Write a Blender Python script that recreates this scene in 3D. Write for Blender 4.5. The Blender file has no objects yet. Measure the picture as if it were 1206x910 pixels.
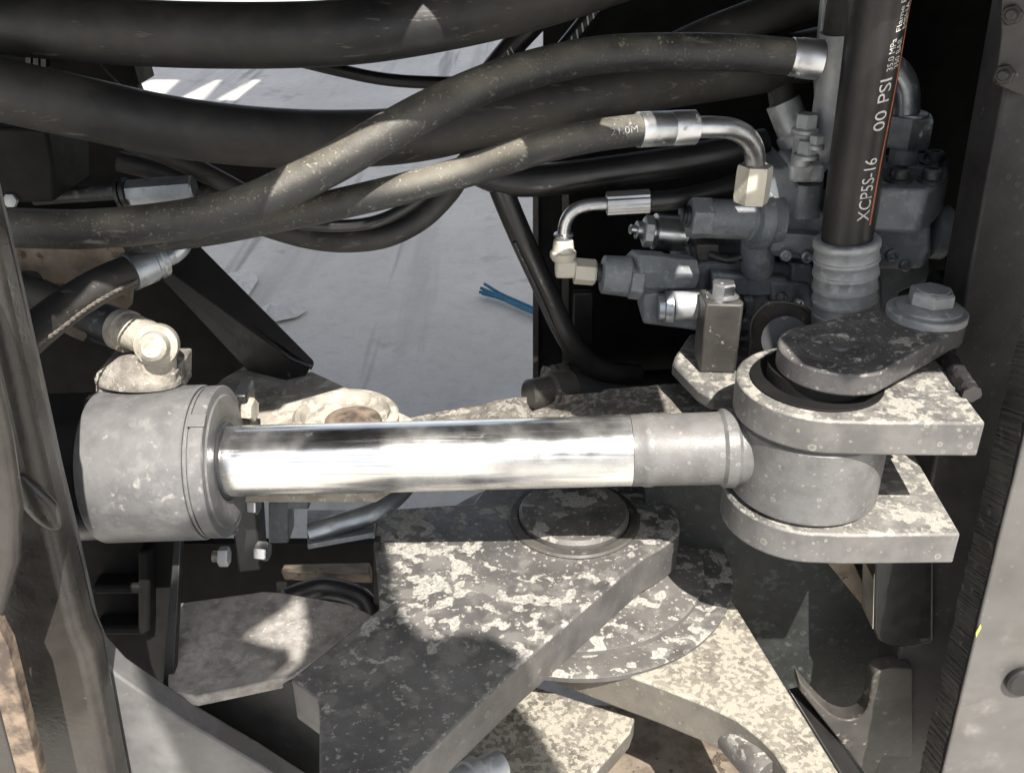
import bpy, bmesh, math, random
from mathutils import Vector, Matrix
from mathutils.geometry import tessellate_polygon
random.seed(7)
scene = bpy.context.scene
COL = scene.collection
R = math.radians

# ---------------------------------------------------------------- camera
PITCH = R(28); FPX = 1150.0; CAM = Vector((0, -.705, .437))
cam_d = bpy.data.cameras.new('camera'); cam = bpy.data.objects.new('camera', cam_d); COL.objects.link(cam)
cam_d.sensor_width = 36; cam_d.lens = 36*FPX/1206; cam_d.clip_start = .01; cam_d.clip_end = 500
cam.location = CAM; cam.rotation_euler = (R(90)-PITCH, 0, 0); scene.camera = cam

# ---------------------------------------------------------------- sky and sun
SUN_EL = R(52); SUN_AZ = R(15)            # from behind the photographer, a little to the right
SUN = Vector((math.sin(SUN_AZ)*math.cos(SUN_EL), -math.cos(SUN_AZ)*math.cos(SUN_EL), math.sin(SUN_EL)))
world = bpy.data.worlds.new('World'); scene.world = world; world.use_nodes = True
wn = world.node_tree.nodes; bg = wn['Background']; sky = wn.new('ShaderNodeTexSky')
sky.sky_type = 'NISHITA'; sky.sun_disc = False; sky.sun_elevation = SUN_EL; sky.sun_rotation = R(165)
sky.air_density = .9; sky.dust_density = 1.6; sky.ozone_density = .5
hs = wn.new('ShaderNodeHueSaturation'); hs.inputs['Saturation'].default_value = .42
world.node_tree.links.new(sky.outputs[0], hs.inputs['Color']); world.node_tree.links.new(hs.outputs[0], bg.inputs[0]); bg.inputs[1].default_value = .122
sd = bpy.data.lights.new('sun', 'SUN'); sd.energy = 5.0; sd.angle = R(.45); sd.color = (1, .95, .885)
so = bpy.data.objects.new('sun', sd); COL.objects.link(so); so.location = (1, -4, 5)
so.rotation_euler = (-SUN).to_track_quat('-Z', 'Y').to_euler()
vs = scene.view_settings; vs.view_transform = 'Standard'; vs.look = 'None'; vs.gamma = 1; vs.exposure = .93
scene.cycles.max_bounces = 6; scene.cycles.diffuse_bounces = 4; scene.cycles.glossy_bounces = 3
scene.cycles.use_denoising = True; scene.cycles.caustics_reflective = False; scene.cycles.caustics_refractive = False
vs.use_curve_mapping = False

# ---------------------------------------------------------------- measuring helpers
CP, SP = math.cos(PITCH), math.sin(PITCH)
def W(px, py, y=None, z=None, x=None):
    """A point of the place: the sight line through a spot of the photograph, met with a plane of the machine."""
    a = (px-603)/FPX; b = (455-py)/FPX
    d = Vector((a, CP+b*SP, -SP+b*CP))
    if y is not None: t = (y-CAM.y)/d.y
    elif z is not None: t = (z-CAM.z)/d.z
    else: t = (x-CAM.x)/d.x
    return CAM+d*t
def S(px, P):
    v = P-CAM
    return px*(v.y*CP-v.z*SP)/FPX

# ---------------------------------------------------------------- object helpers
def thing(name, label, cat, loc=(0, 0, 0), group=None):
    o = bpy.data.objects.new(name, None); COL.objects.link(o); o.location = loc
    o.empty_display_size = .02
    o['label'] = label; o['category'] = cat
    if group: o['group'] = group
    return o
def wloc(o):
    v = Vector(o.location)
    while o.parent: o = o.parent; v = v+Vector(o.location)
    return v
def obj(name, bm, m, parent=None, ang=32, bevel=0, seg=2, label=None, cat=None, group=None, kind=None, smooth=True):
    bmesh.ops.recalc_face_normals(bm, faces=bm.faces)
    me = bpy.data.meshes.new(name)
    if bm.verts:
        lo = Vector([min(v.co[i] for v in bm.verts) for i in range(3)]); hi = Vector([max(v.co[i] for v in bm.verts) for i in range(3)])
        c = (lo+hi)/2
    else: c = Vector()
    bmesh.ops.translate(bm, vec=-c, verts=bm.verts)
    bm.to_mesh(me); bm.free()
    if smooth:
        me.shade_smooth()
        me.set_sharp_from_angle(angle=R(ang))
    me.materials.append(MAT[m] if isinstance(m, str) else m)
    o = bpy.data.objects.new(name, me); COL.objects.link(o)
    if parent: o.parent = parent; o.location = c-wloc(parent)
    else: o.location = c
    if bevel:
        b = o.modifiers.new('bevel', 'BEVEL'); b.width = bevel; b.segments = seg; b.limit_method = 'ANGLE'; b.angle_limit = R(38)
        b.use_clamp_overlap = True
    if label: o['label'] = label
    if cat: o['category'] = cat
    if group: o['group'] = group
    if kind: o['kind'] = kind
    return o
def B(): return bmesh.new()
def frame_of(axis):
    a = axis.normalized(); u = a.cross(Vector((0, 0, 1)))
    if u.length < 1e-3: u = Vector((1, 0, 0))
    u.normalize(); return a, u, a.cross(u)
def lathe(bm, P, axis, prof, seg=40, rot=0):
    """prof: (distance along axis, radius); closed with caps where the radius is not 0"""
    a, u, v = frame_of(axis); rings = []
    for t, r in prof:
        c = P+a*t
        if r < 1e-6: rings.append([bm.verts.new(c)])
        else: rings.append([bm.verts.new(c+(u*math.cos(2*math.pi*k/seg+rot)+v*math.sin(2*math.pi*k/seg+rot))*r) for k in range(seg)])
    for A, C in zip(rings, rings[1:]):
        if len(A) == 1 and len(C) == 1: continue
        for k in range(seg):
            j = (k+1) % seg
            if len(A) == 1: bm.faces.new((A[0], C[j], C[k]))
            elif len(C) == 1: bm.faces.new((A[k], A[j], C[0]))
            else: bm.faces.new((A[k], A[j], C[j], C[k]))
    if len(rings[0]) > 1: bm.faces.new(rings[0][::-1])
    if len(rings[-1]) > 1: bm.faces.new(rings[-1])
    return bm
def cyl(bm, P, Q, r, seg=32, c=.0015):
    L = (Q-P).length
    c = min(c, r*.4, L*.4)
    return lathe(bm, P, Q-P, [(0, r-c), (c, r), (L-c, r), (L, r-c)], seg)
def hexa(bm, P, axis, r, h, rot=0, c=.12):
    """hexagonal nut or head, r across the corners"""
    return lathe(bm, P, axis, [(0, r*(1-c)), (h*.12, r), (h*.85, r), (h, r*(1-c))], 6, rot)
def spline(pts, n=10):
    pts = [Vector(p) for p in pts]; P = [pts[0]*2-pts[1]]+pts+[pts[-1]*2-pts[-2]]; out = []
    for i in range(1, len(P)-2):
        for k in range(n):
            t = k/n; a, b, c, d = P[i-1], P[i], P[i+1], P[i+2]
            out.append(.5*((2*b)+(c-a)*t+(2*a-5*b+4*c-d)*t*t+(-a+3*b-3*c+d)*t**3))
    out.append(P[-2]); return out
def frames(path, up=None):
    T = []
    for i in range(len(path)):
        T.append((path[min(i+1, len(path)-1)]-path[max(i-1, 0)]).normalized())
    n = (up or Vector((0, -.8, .6))); n = (n-T[0]*n.dot(T[0])).normalized(); F = []
    for i, t in enumerate(T):
        n = (n-t*n.dot(t)).normalized(); F.append((path[i], t, n, t.cross(n)))
    return F
def tube(bm, pts, r, seg=24, n=10, raw=False, rads=None, cap=True):
    path = pts if raw else spline(pts, n)
    F = frames(path); rings = []
    for i, (c, t, u, v) in enumerate(F):
        rr = r if rads is None else rads[0]+(rads[1]-rads[0])*i/(len(F)-1)
        rings.append([bm.verts.new(c+(u*math.cos(2*math.pi*k/seg)+v*math.sin(2*math.pi*k/seg))*rr) for k in range(seg)])
    for A, C in zip(rings, rings[1:]):
        for k in range(seg):
            j = (k+1) % seg; bm.faces.new((A[k], A[j], C[j], C[k]))
    if cap: bm.faces.new(rings[0][::-1]); bm.faces.new(rings[-1])
    return F
def prism(bm, poly, vec, holes=()):
    """polygon (3-D points, in one plane) swept along vec, with optional holes"""
    vec = Vector(vec); loops = [[Vector(p) for p in poly]]+[[Vector(p) for p in h] for h in holes]
    A = [[bm.verts.new(p) for p in L] for L in loops]; C = [[bm.verts.new(p+vec) for p in L] for L in loops]
    if holes:
        fa = sum(A, []); fc = sum(C, [])
        for t in tessellate_polygon(loops):
            bm.faces.new([fa[i] for i in t]); bm.faces.new([fc[i] for i in t][::-1])
    else:
        bm.faces.new(A[0]); bm.faces.new(C[0][::-1])
    for a, c in zip(A, C):
        for k in range(len(a)):
            j = (k+1) % len(a); bm.faces.new((a[k], c[k], c[j], a[j]))
    return bm
def boxw(bm, lo, hi):
    x0, y0, z0 = lo; x1, y1, z1 = hi
    return prism(bm, [(x0, y0, z0), (x1, y0, z0), (x1, y1, z0), (x0, y1, z0)], (0, 0, z1-z0))
def boxp(bm, x0, y0, x1, y1, y, depth):
    """box whose near face fills this spot of the photograph on the plane y"""
    return prism(bm, [W(x0, y0, y=y), W(x1, y0, y=y), W(x1, y1, y=y), W(x0, y1, y=y)], (0, depth, 0))
def polyp(bm, pts, y, depth):
    return prism(bm, [W(a, b, y=y) for a, b in pts], (0, depth, 0))
def platep(bm, pts, z, t, holes=()):
    return prism(bm, [W(a, b, z=z) for a, b in pts], (0, 0, -t), [[W(a, b, z=z) for a, b in h] for h in holes])
def turnp(bm, a, b, prof, seg=32, rot=0):
    """lathe along the line a-b, each (px, py, y); prof of (fraction, radius in photograph pixels)"""
    P = W(a[0], a[1], y=a[2]); Q = W(b[0], b[1], y=b[2]); L = (Q-P).length; s = S(1, (P+Q)/2)
    return lathe(bm, P, Q-P, [(t*L, r*s) for t, r in prof], seg, rot)
def arc(cx, cy, r, a0, a1, n, z):
    return [Vector((cx+r*math.cos(R(a0+(a1-a0)*k/n)), cy+r*math.sin(R(a0+(a1-a0)*k/n)), z)) for k in range(n+1)]
def text_mesh(s):
    cu = bpy.data.curves.new('t', 'FONT'); cu.body = s; cu.size = 1; cu.resolution_u = 3
    o = bpy.data.objects.new('t', cu); COL.objects.link(o)
    dg = bpy.context.evaluated_depsgraph_get(); dg.update()
    me = bpy.data.meshes.new_from_object(o.evaluated_get(dg))
    bpy.data.objects.remove(o); return me
def letter(bm, F, s, at, length, height, theta, r, flip=False):
    """writing laid round a hose: starts at distance `at` along F, `length` long, letters `height` tall, centred on angle theta"""
    me = text_mesh(s); t = bmesh.new(); t.from_mesh(me)
    for _ in range(2): bmesh.ops.subdivide_edges(t, edges=[e for e in t.edges if e.calc_length() > .12], cuts=1)
    xs = [v.co.x for v in t.verts]; x0, x1 = min(xs), max(xs)
    D = [0]
    for a, b in zip(F, F[1:]): D.append(D[-1]+(b[0]-a[0]).length)
    for v in t.verts:
        u = (v.co.x-x0)/(x1-x0)*length; h = (v.co.y-.35)/.7*height
        if flip: u = length-u; h = -h
        d = at+u; i = 0
        while i < len(D)-2 and D[i+1] < d: i += 1
        k = (d-D[i])/(D[i+1]-D[i]); p = F[i][0].lerp(F[i+1][0], k); n = F[i][2].lerp(F[i+1][2], k); b = F[i][3].lerp(F[i+1][3], k)
        an = theta-h/r
        v.co = p+(n*math.cos(an)+b*math.sin(an))*(r+.0003)
    bmesh.ops.triangulate(t, faces=t.faces)
    m2 = bpy.data.meshes.new('t'); t.to_mesh(m2); t.free(); bm.from_mesh(m2)
    bpy.data.meshes.remove(m2); bpy.data.meshes.remove(me)
# ---------------------------------------------------------------- materials
MAT = {}
def mat(name, base, rough=.5, metal=0, base2=None, var_scale=25, dust=None, dust_scale=60, lo=.52, hi=.56, up=0., film=0., film_up=True,
        spots=0., spot_scale=110, spot_col=None, bump=.15, bump_scale=350, streak=0., streak_axis=0, spec=.5, rvar=.15, coat=0., grain=0., warp=1.0, ghost=0., spot_w=.3, dust_fade=None, scuff=0.):
    m = bpy.data.materials.new(name); m.use_nodes = True; nt = m.node_tree; N = nt.nodes; L = nt.links
    bs = N['Principled BSDF']; geo = N.new('ShaderNodeNewGeometry'); pos = geo.outputs['Position']
    def noise(scale, det=4, rg=.6, vec=pos, off=0., dist=0.):
        n = N.new('ShaderNodeTexNoise'); n.inputs['Scale'].default_value = scale; n.inputs['Detail'].default_value = det
        n.inputs['Roughness'].default_value = rg; n.inputs['Distortion'].default_value = dist
        if off:
            a = N.new('ShaderNodeVectorMath'); a.inputs[1].default_value = (off, off*1.7, off*.6); L.new(vec, a.inputs[0]); L.new(a.outputs[0], n.inputs['Vector'])
        else: L.new(vec, n.inputs['Vector'])
        return n.outputs[0]
    def math_(op, a, b=None, clamp=False):
        n = N.new('ShaderNodeMath'); n.operation = op; n.use_clamp = clamp
        for i, v in enumerate((a, b)):
            if v is None: continue
            if hasattr(v, 'links'): L.new(v, n.inputs[i])
            else: n.inputs[i].default_value = v
        return n.outputs[0]
    def rng(v, a, b, c=0., d=1.):
        n = N.new('ShaderNodeMapRange'); n.interpolation_type = 'SMOOTHSTEP'; L.new(v, n.inputs[0])
        for i, q in enumerate((a, b, c, d)): n.inputs[i+1].default_value = q
        return n.outputs[0]
    def mix(f, a, b):
        n = N.new('ShaderNodeMix'); n.data_type = 'RGBA'
        if hasattr(f, 'links'): L.new(f, n.inputs[0])
        else: n.inputs[0].default_value = f
        for i, v in ((6, a), (7, b)):
            if hasattr(v, 'links'): L.new(v, n.inputs[i])
            else: n.inputs[i].default_value = (*v, 1)
        return n.outputs[2]
    off = (hash_(name) % 97)*.37
    b2 = base2 or tuple(c*.62 for c in base)
    col = mix(rng(noise(var_scale, 4, .62, off=off), .35, .68), base, b2)
    if grain: col = mix(math_('MULTIPLY', rng(noise(900, 2, .5), .5, .75), grain), col, tuple(min(1, c*2.2+.03) for c in base))
    height = noise(bump_scale, 2, .6)
    rgh = math_('ADD', math_('MULTIPLY', math_('SUBTRACT', noise(70, 2, .6, off=off+3), .5), rvar*2), rough, True)
    mt = metal
    sep = N.new('ShaderNodeSeparateXYZ'); L.new(geo.outputs['Normal'], sep.inputs[0]); nz = sep.outputs[2]
    if streak:                      # long fine marks along the part
        mp = N.new('ShaderNodeMapping'); sc = [420, 420, 420]; sc[streak_axis] = 7; mp.inputs['Scale'].default_value = sc
        L.new(pos, mp.inputs[0]); s = noise(1, 3, .6, vec=mp.outputs[0])
        f = math_('MULTIPLY', rng(s, .5, .72), streak); col = mix(f, col, tuple(c*.45 for c in base)); rgh = math_('ADD', rgh, math_('MULTIPLY', f, .25), True)
    if dust:
        d = Vector(dust)
        upm = rng(nz, .15, .8) if up else None
        if film:                    # fine settled dust
            ff = math_('MULTIPLY', rng(noise(9, 4, .65, off=off+1), .3, .7), film)
            if film_up: ff = math_('MULTIPLY', ff, rng(nz, -.25, .75))
            col = mix(ff, col, dust); rgh = math_('ADD', rgh, math_('MULTIPLY', ff, .5), True)
            if metal: mt = math_('MULTIPLY', math_('SUBTRACT', 1., ff, True), metal)
        big = noise(dust_scale*.28, 3, .5, off=off+5)
        n1 = math_('ADD', math_('MULTIPLY', noise(dust_scale, 3, .48, off=off+2, dist=.25*warp), .62), math_('MULTIPLY', big, .38))
        if dust_fade:                    # dust thins out towards one end of the part
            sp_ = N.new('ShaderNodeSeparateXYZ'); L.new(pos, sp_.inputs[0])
            w_ = math_('ADD', math_('ADD', math_('MULTIPLY', sp_.outputs[0], dust_fade[0]), math_('MULTIPLY', sp_.outputs[1], dust_fade[1])), math_('MULTIPLY', noise(14, 3, .6, off=off+6), .12))
            n1 = math_('SUBTRACT', n1, rng(w_, dust_fade[2], dust_fade[3], dust_fade[4], 0.))
        k = rng(n1, lo, hi)
        fine = rng(noise(dust_scale*7, 2, .6, off=off), .36, .6, .45, 1.)
        k = math_('MULTIPLY', k, fine)
        if ghost:                   # thin older stains round and between the thick patches
            g1 = math_('ADD', math_('MULTIPLY', noise(dust_scale*.7, 4, .55, off=off+9), .7), math_('MULTIPLY', big, .3))
            g1 = math_('MULTIPLY', rng(g1, lo-.04, lo+.06), ghost*.8); k = math_('MAXIMUM', k, g1)
            if ghost >= .25: k = math_('MAXIMUM', k, math_('MULTIPLY', rng(noise(dust_scale*3.2, 2, .5, off=off+4), .62, .68), .7))
        if up: k = math_('MULTIPLY', k, math_('ADD', math_('MULTIPLY', upm, up), 1-up))
        col = mix(k, col, dust); rgh = math_('ADD', rgh, math_('MULTIPLY', k, .5), True)
        if metal: mt = math_('MULTIPLY', math_('SUBTRACT', 1., k, True), mt)
        height = math_('ADD', height, math_('MULTIPLY', k, 1.2))
    if scuff:                       # rubbed flecks along the run of the hose
        mp = N.new('ShaderNodeMapping'); mp.inputs['Scale'].default_value = (38, 190, 190); L.new(pos, mp.inputs[0])
        f = math_('MULTIPLY', math_('MULTIPLY', rng(noise(1, 4, .65, vec=mp.outputs[0]), .6, .68), rng(noise(7, 2, .5, off=off+8), .45, .6)), scuff)
        col = mix(f, col, (.2, .18, .155)); rgh = math_('ADD', rgh, math_('MULTIPLY', f, .3), True)
    if spots:                       # dried drops: pale rings and specks
        for sc, w in ((spot_scale, .9), (spot_scale*2.3, .7)):
            v = N.new('ShaderNodeTexVoronoi'); v.inputs['Scale'].default_value = sc; v.inputs['Randomness'].default_value = 1
            wv = N.new('ShaderNodeVectorMath'); wv.operation = 'ADD'; nn = N.new('ShaderNodeTexNoise'); nn.inputs['Scale'].default_value = sc*1.5
            L.new(pos, nn.inputs['Vector'])
            sv = N.new('ShaderNodeVectorMath'); sv.operation = 'SCALE'; sv.inputs[3].default_value = .35/sc; L.new(nn.outputs[1], sv.inputs[0])
            L.new(pos, wv.inputs[0]); L.new(sv.outputs[0], wv.inputs[1]); L.new(wv.outputs[0], v.inputs['Vector'])
            dd = v.outputs['Distance']; cs = N.new('ShaderNodeSeparateColor'); L.new(v.outputs['Color'], cs.inputs[0])
            rad = math_('ADD', math_('MULTIPLY', cs.outputs[1], .22), .12)
            q = math_('DIVIDE', dd, rad)
            ring = math_('MULTIPLY', rng(q, .45, .85, .25, 1.), rng(q, 1.12, .95))
            sel = rng(cs.outputs[0], 1-spots*.75, 1-spots*.75+.05)
            f = math_('MULTIPLY', math_('MULTIPLY', ring, sel), w*spot_w)
            col = mix(f, col, spot_col or dust or (.5, .48, .44)); rgh = math_('ADD', rgh, math_('MULTIPLY', f, .3), True)
    L.new(col, bs.inputs['Base Color']); L.new(rgh, bs.inputs['Roughness'])
    if hasattr(mt, 'links'): L.new(mt, bs.inputs['Metallic'])
    else: bs.inputs['Metallic'].default_value = mt
    bs.inputs['Specular IOR Level'].default_value = spec; bs.inputs['Coat Weight'].default_value = coat
    bp = N.new('ShaderNodeBump'); bp.inputs['Strength'].default_value = bump; bp.inputs['Distance'].default_value = .001
    L.new(height, bp.inputs['Height']); L.new(bp.outputs[0], bs.inputs['Normal'])
    MAT[name] = m; return m
def hash_(s):
    h = 7
    for c in s: h = (h*31+ord(c)) % 100003
    return h
def hash_(s):
    h = 7
    for c in s: h = (h*31+ord(c)) % 100003
    return h
DUST = (.54, .52, .47); TAN = (.36, .29, .2)
mat('grey_paint', (.128, .126, .124), .42, base2=(.095, .092, .09), var_scale=60, dust=DUST, dust_scale=75, lo=.66, hi=.7, film=.16, spots=.35, spot_scale=150, bump=.25, ghost=.2, spot_w=.22)
mat('plate_dusty', (.105, .098, .092), .45, dust=(.4, .382, .335), dust_scale=66, lo=.525, hi=.548, up=1, film=.12, bump=.25, spots=.2, ghost=.26)
mat('plate_speckled', (.14, .127, .106), .55, dust=(.42, .387, .315), dust_scale=190, lo=.46, hi=.54, up=1, film=.25, bump=.3, spots=.3, ghost=.3)
mat('plate_main', (.1, .095, .091), .4, dust=(.4, .382, .34), dust_scale=66, lo=.515, hi=.55, up=1, film=.1, bump=.25, spots=.25, ghost=.26, dust_fade=(.5, 1., -.1, .02, .075))
mat('ledge_dust', (.33, .31, .285), .8, base2=(.2, .186, .17), var_scale=75, dust=(.45, .43, .39), dust_scale=60, lo=.5, hi=.64, bump=.3, ghost=.3)
mat('clevis_paint', (.135, .13, .126), .42, dust=(.41, .388, .335), dust_scale=115, lo=.505, hi=.57, up=.97, film=.22, spots=.55, spot_scale=85, bump=.14, ghost=.3, spot_w=.38)
mat('keeper_paint', (.07, .066, .068), .5, dust=(.5, .475, .425), dust_scale=90, lo=.56, hi=.61, up=.9, film=.22, spots=.3, bump=.5, bump_scale=120, ghost=.25)
mat('barrel_paint', (.14, .139, .141), .42, base2=(.105, .103, .104), var_scale=60, dust=(.34, .325, .305), dust_scale=130, lo=.58, hi=.7, film=.25, film_up=True, spots=.25, bump=.22, bump_scale=260, spot_scale=130, ghost=.2, spot_w=.2)
mat('frame_brown', (.032, .029, .027), .3, dust=(.24, .21, .17), dust_scale=150, lo=.66, hi=.74, film=.12, bump=.3, bump_scale=240, film_up=False, ghost=.05)
mat('frame_pale', (.14, .138, .139), .4, dust=(.42, .4, .37), dust_scale=90, lo=.66, hi=.7, film=.16, film_up=False, spots=.06, bump=.1, ghost=.06)
mat('side_plate', (.085, .082, .08), .34, base2=(.066, .062, .058), var_scale=9, dust=(.26, .245, .225), dust_scale=24, lo=.58, hi=.72, film=.2, film_up=False, spots=.12, spot_scale=70, bump=.1, ghost=.18)
mat('post_dark', (.036, .033, .033), .5, dust=(.2, .185, .17), dust_scale=160, lo=.64, hi=.7, film=.12, film_up=False, spots=.3, spot_scale=130, bump=.1, ghost=.08, spot_w=.22)
mat('cut_edge', (.045, .043, .04), .7, dust=(.17, .16, .145), dust_scale=100, lo=.56, hi=.7, bump=.6, bump_scale=300)
mat('cut_edge_tan', (.25, .19, .135), .8, base2=(.07, .052, .042), var_scale=60, bump=.5, bump_scale=200)
mat('web_dark', (.011, .013, .012), .6, dust=(.075, .085, .078), dust_scale=95, lo=.54, hi=.64, film=.25, film_up=False, spots=.35, spot_scale=60, spot_col=(.15, .15, .135), bump=.5, ghost=.2)
mat('black_paint', (.013, .013, .0135), .4, dust=(.08, .073, .065), dust_scale=80, lo=.62, hi=.72, film=.12, bump=.15, ghost=.1)
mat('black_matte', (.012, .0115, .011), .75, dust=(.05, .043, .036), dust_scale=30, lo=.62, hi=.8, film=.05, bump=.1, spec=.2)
mat('dusty_tan', (.22, .18, .135), .85, base2=(.12, .09, .068), var_scale=40, dust=(.06, .042, .03), dust_scale=70, lo=.58, hi=.62, bump=.4)
mat('dust_cake', (.47, .44, .37), .9, base2=(.33, .3, .245), var_scale=60, bump=.5, bump_scale=180, dust=(.3, .265, .215), dust_scale=90, lo=.54, hi=.64, ghost=.3)
mat('hinge_dust', (.3, .275, .23), .85, base2=(.2, .18, .15), var_scale=45, bump=.4, bump_scale=180, dust=(.5, .47, .4), dust_scale=60, lo=.52, hi=.58, ghost=.4)
mat('port_dust', (.22, .2, .175), .9, base2=(.13, .118, .1), var_scale=90, bump=.9, bump_scale=150, dust=(.42, .39, .34), dust_scale=110, lo=.52, hi=.58, ghost=.3)
mat('dust_crust', (.17, .155, .133), .9, base2=(.09, .082, .072), var_scale=80, bump=1., bump_scale=140, dust=(.48, .45, .39), dust_scale=150, lo=.5, hi=.55, ghost=.2)
mat('rubber', (.012, .012, .0125), .5, dust=(.1, .09, .076), dust_scale=170, lo=.64, hi=.74, film=.42, film_up=False, bump=.2, grain=.1, bump_scale=420, scuff=.45)
mat('rubber_dusty', (.014, .015, .016), .5, dust=(.4, .36, .28), dust_scale=420, lo=.56, hi=.68, up=.7, film=.42, film_up=True, bump=.35, grain=.12, bump_scale=380, scuff=.5)
mat('rubber_clean', (.011, .011, .012), .32, dust=(.1, .09, .08), dust_scale=120, lo=.66, hi=.75, film=.1, film_up=False, bump=.08)
mat('rubber_print', (.018, .0165, .0165), .42, dust=(.32, .26, .18), dust_scale=140, lo=.68, hi=.74, film=.34, film_up=True, bump=.15, grain=.06)
mat('zinc', (.6, .61, .62), .3, 1, base2=(.46, .47, .48), dust=(.42, .41, .38), dust_scale=120, lo=.6, hi=.68, film=.25, film_up=True, bump=.08, ghost=.12)
mat('zinc_dusty', (.5, .52, .53), .42, .6, base2=(.34, .355, .365), dust=(.48, .49, .48), dust_scale=120, lo=.52, hi=.62, film=.45, film_up=False, bump=.2, ghost=.2)
mat('chrome', (.88, .88, .87), .17, 1, base2=(.8, .79, .77), dust=(.42, .39, .31), dust_scale=50, lo=.62, hi=.8, film=.22, film_up=False, bump=.04, streak=.65, rvar=.08)
mat('brass_pale', (.55, .51, .41), .45, .35, base2=(.62, .6, .53), dust=(.54, .5, .43), dust_scale=90, lo=.5, hi=.6, film=.35, film_up=False, bump=.2, ghost=.2)
mat('valve_iron', (.165, .182, .198), .46, .1, base2=(.1, .112, .124), dust=(.36, .37, .37), dust_scale=150, lo=.54, hi=.62, up=.7, film=.45, film_up=True, spots=.3, bump=.4, spot_scale=170, ghost=.2)
mat('valve_steel', (.36, .39, .42), .34, .85, base2=(.2, .225, .25), dust=(.33, .34, .33), dust_scale=140, lo=.56, hi=.66, film=.3, bump=.12)
mat('bracket_brown', (.05, .046, .042), .5, dust=(.25, .23, .195), dust_scale=130, lo=.6, hi=.66, film=.28, spots=.12, bump=.2, ghost=.12)
mat('bolt_black', (.028, .03, .033), .45, .3, dust=(.17, .17, .17), dust_scale=140, lo=.56, hi=.66, film=.3, bump=.15)
mat('print_white', (.7, .69, .66), .6, base2=(.5, .49, .46), var_scale=260, bump=0)
mat('print_orange', (.55, .18, .085), .6, base2=(.36, .12, .065), var_scale=90, bump=0)
mat('print_grey', (.3, .3, .29), .6, base2=(.12, .12, .12), var_scale=300, bump=0)
mat('paper', (.6, .59, .57), .85, bump=.2, base2=(.5, .49, .47))
mat('rope_blue', (.02, .11, .2), .6, base2=(.03, .16, .26), var_scale=60, bump=.3, bump_scale=500)
mat('cord', (.17, .155, .13), .9, base2=(.07, .062, .055), var_scale=300, bump=.4)
mat('steel_bright', (.6, .56, .48), .4, .7, bump=.1)
mat('cloth', (.05, .06, .09), .9, bump=.2)
mat('skin', (.45, .28, .2), .6, bump=.1)
mat('cab_paint', (.1, .105, .115), .5, bump=.1)  # grey used only on the added sun blockers overhead
mat('chip_yellow', (.5, .52, .12), .6, bump=.1)
def concrete():
    m = bpy.data.materials.new('concrete'); m.use_nodes = True; nt = m.node_tree; N = nt.nodes; L = nt.links; bs = N['Principled BSDF']
    geo = N.new('ShaderNodeNewGeometry')
    def noi(scale, det, rg=.6, rot=0, sc=(1, 1, 1)):
        mp = N.new('ShaderNodeMapping'); mp.inputs['Rotation'].default_value = (0, 0, rot); mp.inputs['Scale'].default_value = sc; L.new(geo.outputs['Position'], mp.inputs[0])
        n = N.new('ShaderNodeTexNoise'); n.inputs['Scale'].default_value = scale; n.inputs['Detail'].default_value = det; n.inputs['Roughness'].default_value = rg; L.new(mp.outputs[0], n.inputs['Vector']); return n.outputs[0]
    def rg(v, a, b, c=0, d=1):
        n = N.new('ShaderNodeMapRange'); L.new(v, n.inputs[0])
        for i, q in enumerate((a, b, c, d)): n.inputs[i+1].default_value = q
        return n.outputs[0]
    def mix(f, a, b):
        n = N.new('ShaderNodeMix'); n.data_type = 'RGBA'; L.new(f, n.inputs[0])
        for i, v in ((6, a), (7, b)):
            if hasattr(v, 'links'): L.new(v, n.inputs[i])
            else: n.inputs[i].default_value = (*v, 1)
        return n.outputs[2]
    col = mix(rg(noi(1.6, 5), .35, .65), (.62, .595, .55), (.53, .51, .47))
    col = mix(rg(noi(26, 5, .7), .45, .75, 0, .5), col, (.4, .385, .355))
    col = mix(rg(noi(170, 2), .55, .75, 0, .45), col, (.36, .34, .31))
    col = mix(rg(noi(5, 4, .6, .35, (1, .06, 1)), .56, .7, 0, .7), col, (.36, .345, .32))      # drag marks
    col = mix(rg(noi(9, 3, .6, -.25, (1, .04, 1)), .6, .68, 0, .75), col, (.26, .25, .235))
    col = mix(rg(noi(4.2, 4, .7), .6, .7, 0, .6), col, (.3, .29, .27))
    L.new(col, bs.inputs['Base Color']); bs.inputs['Roughness'].default_value = .85
    bp = N.new('ShaderNodeBump'); bp.inputs['Strength'].default_value = .35; bp.inputs['Distance'].default_value = .004; L.new(noi(60, 4, .7), bp.inputs['Height']); L.new(bp.outputs[0], bs.inputs['Normal'])
    MAT['concrete'] = m
concrete()
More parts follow.
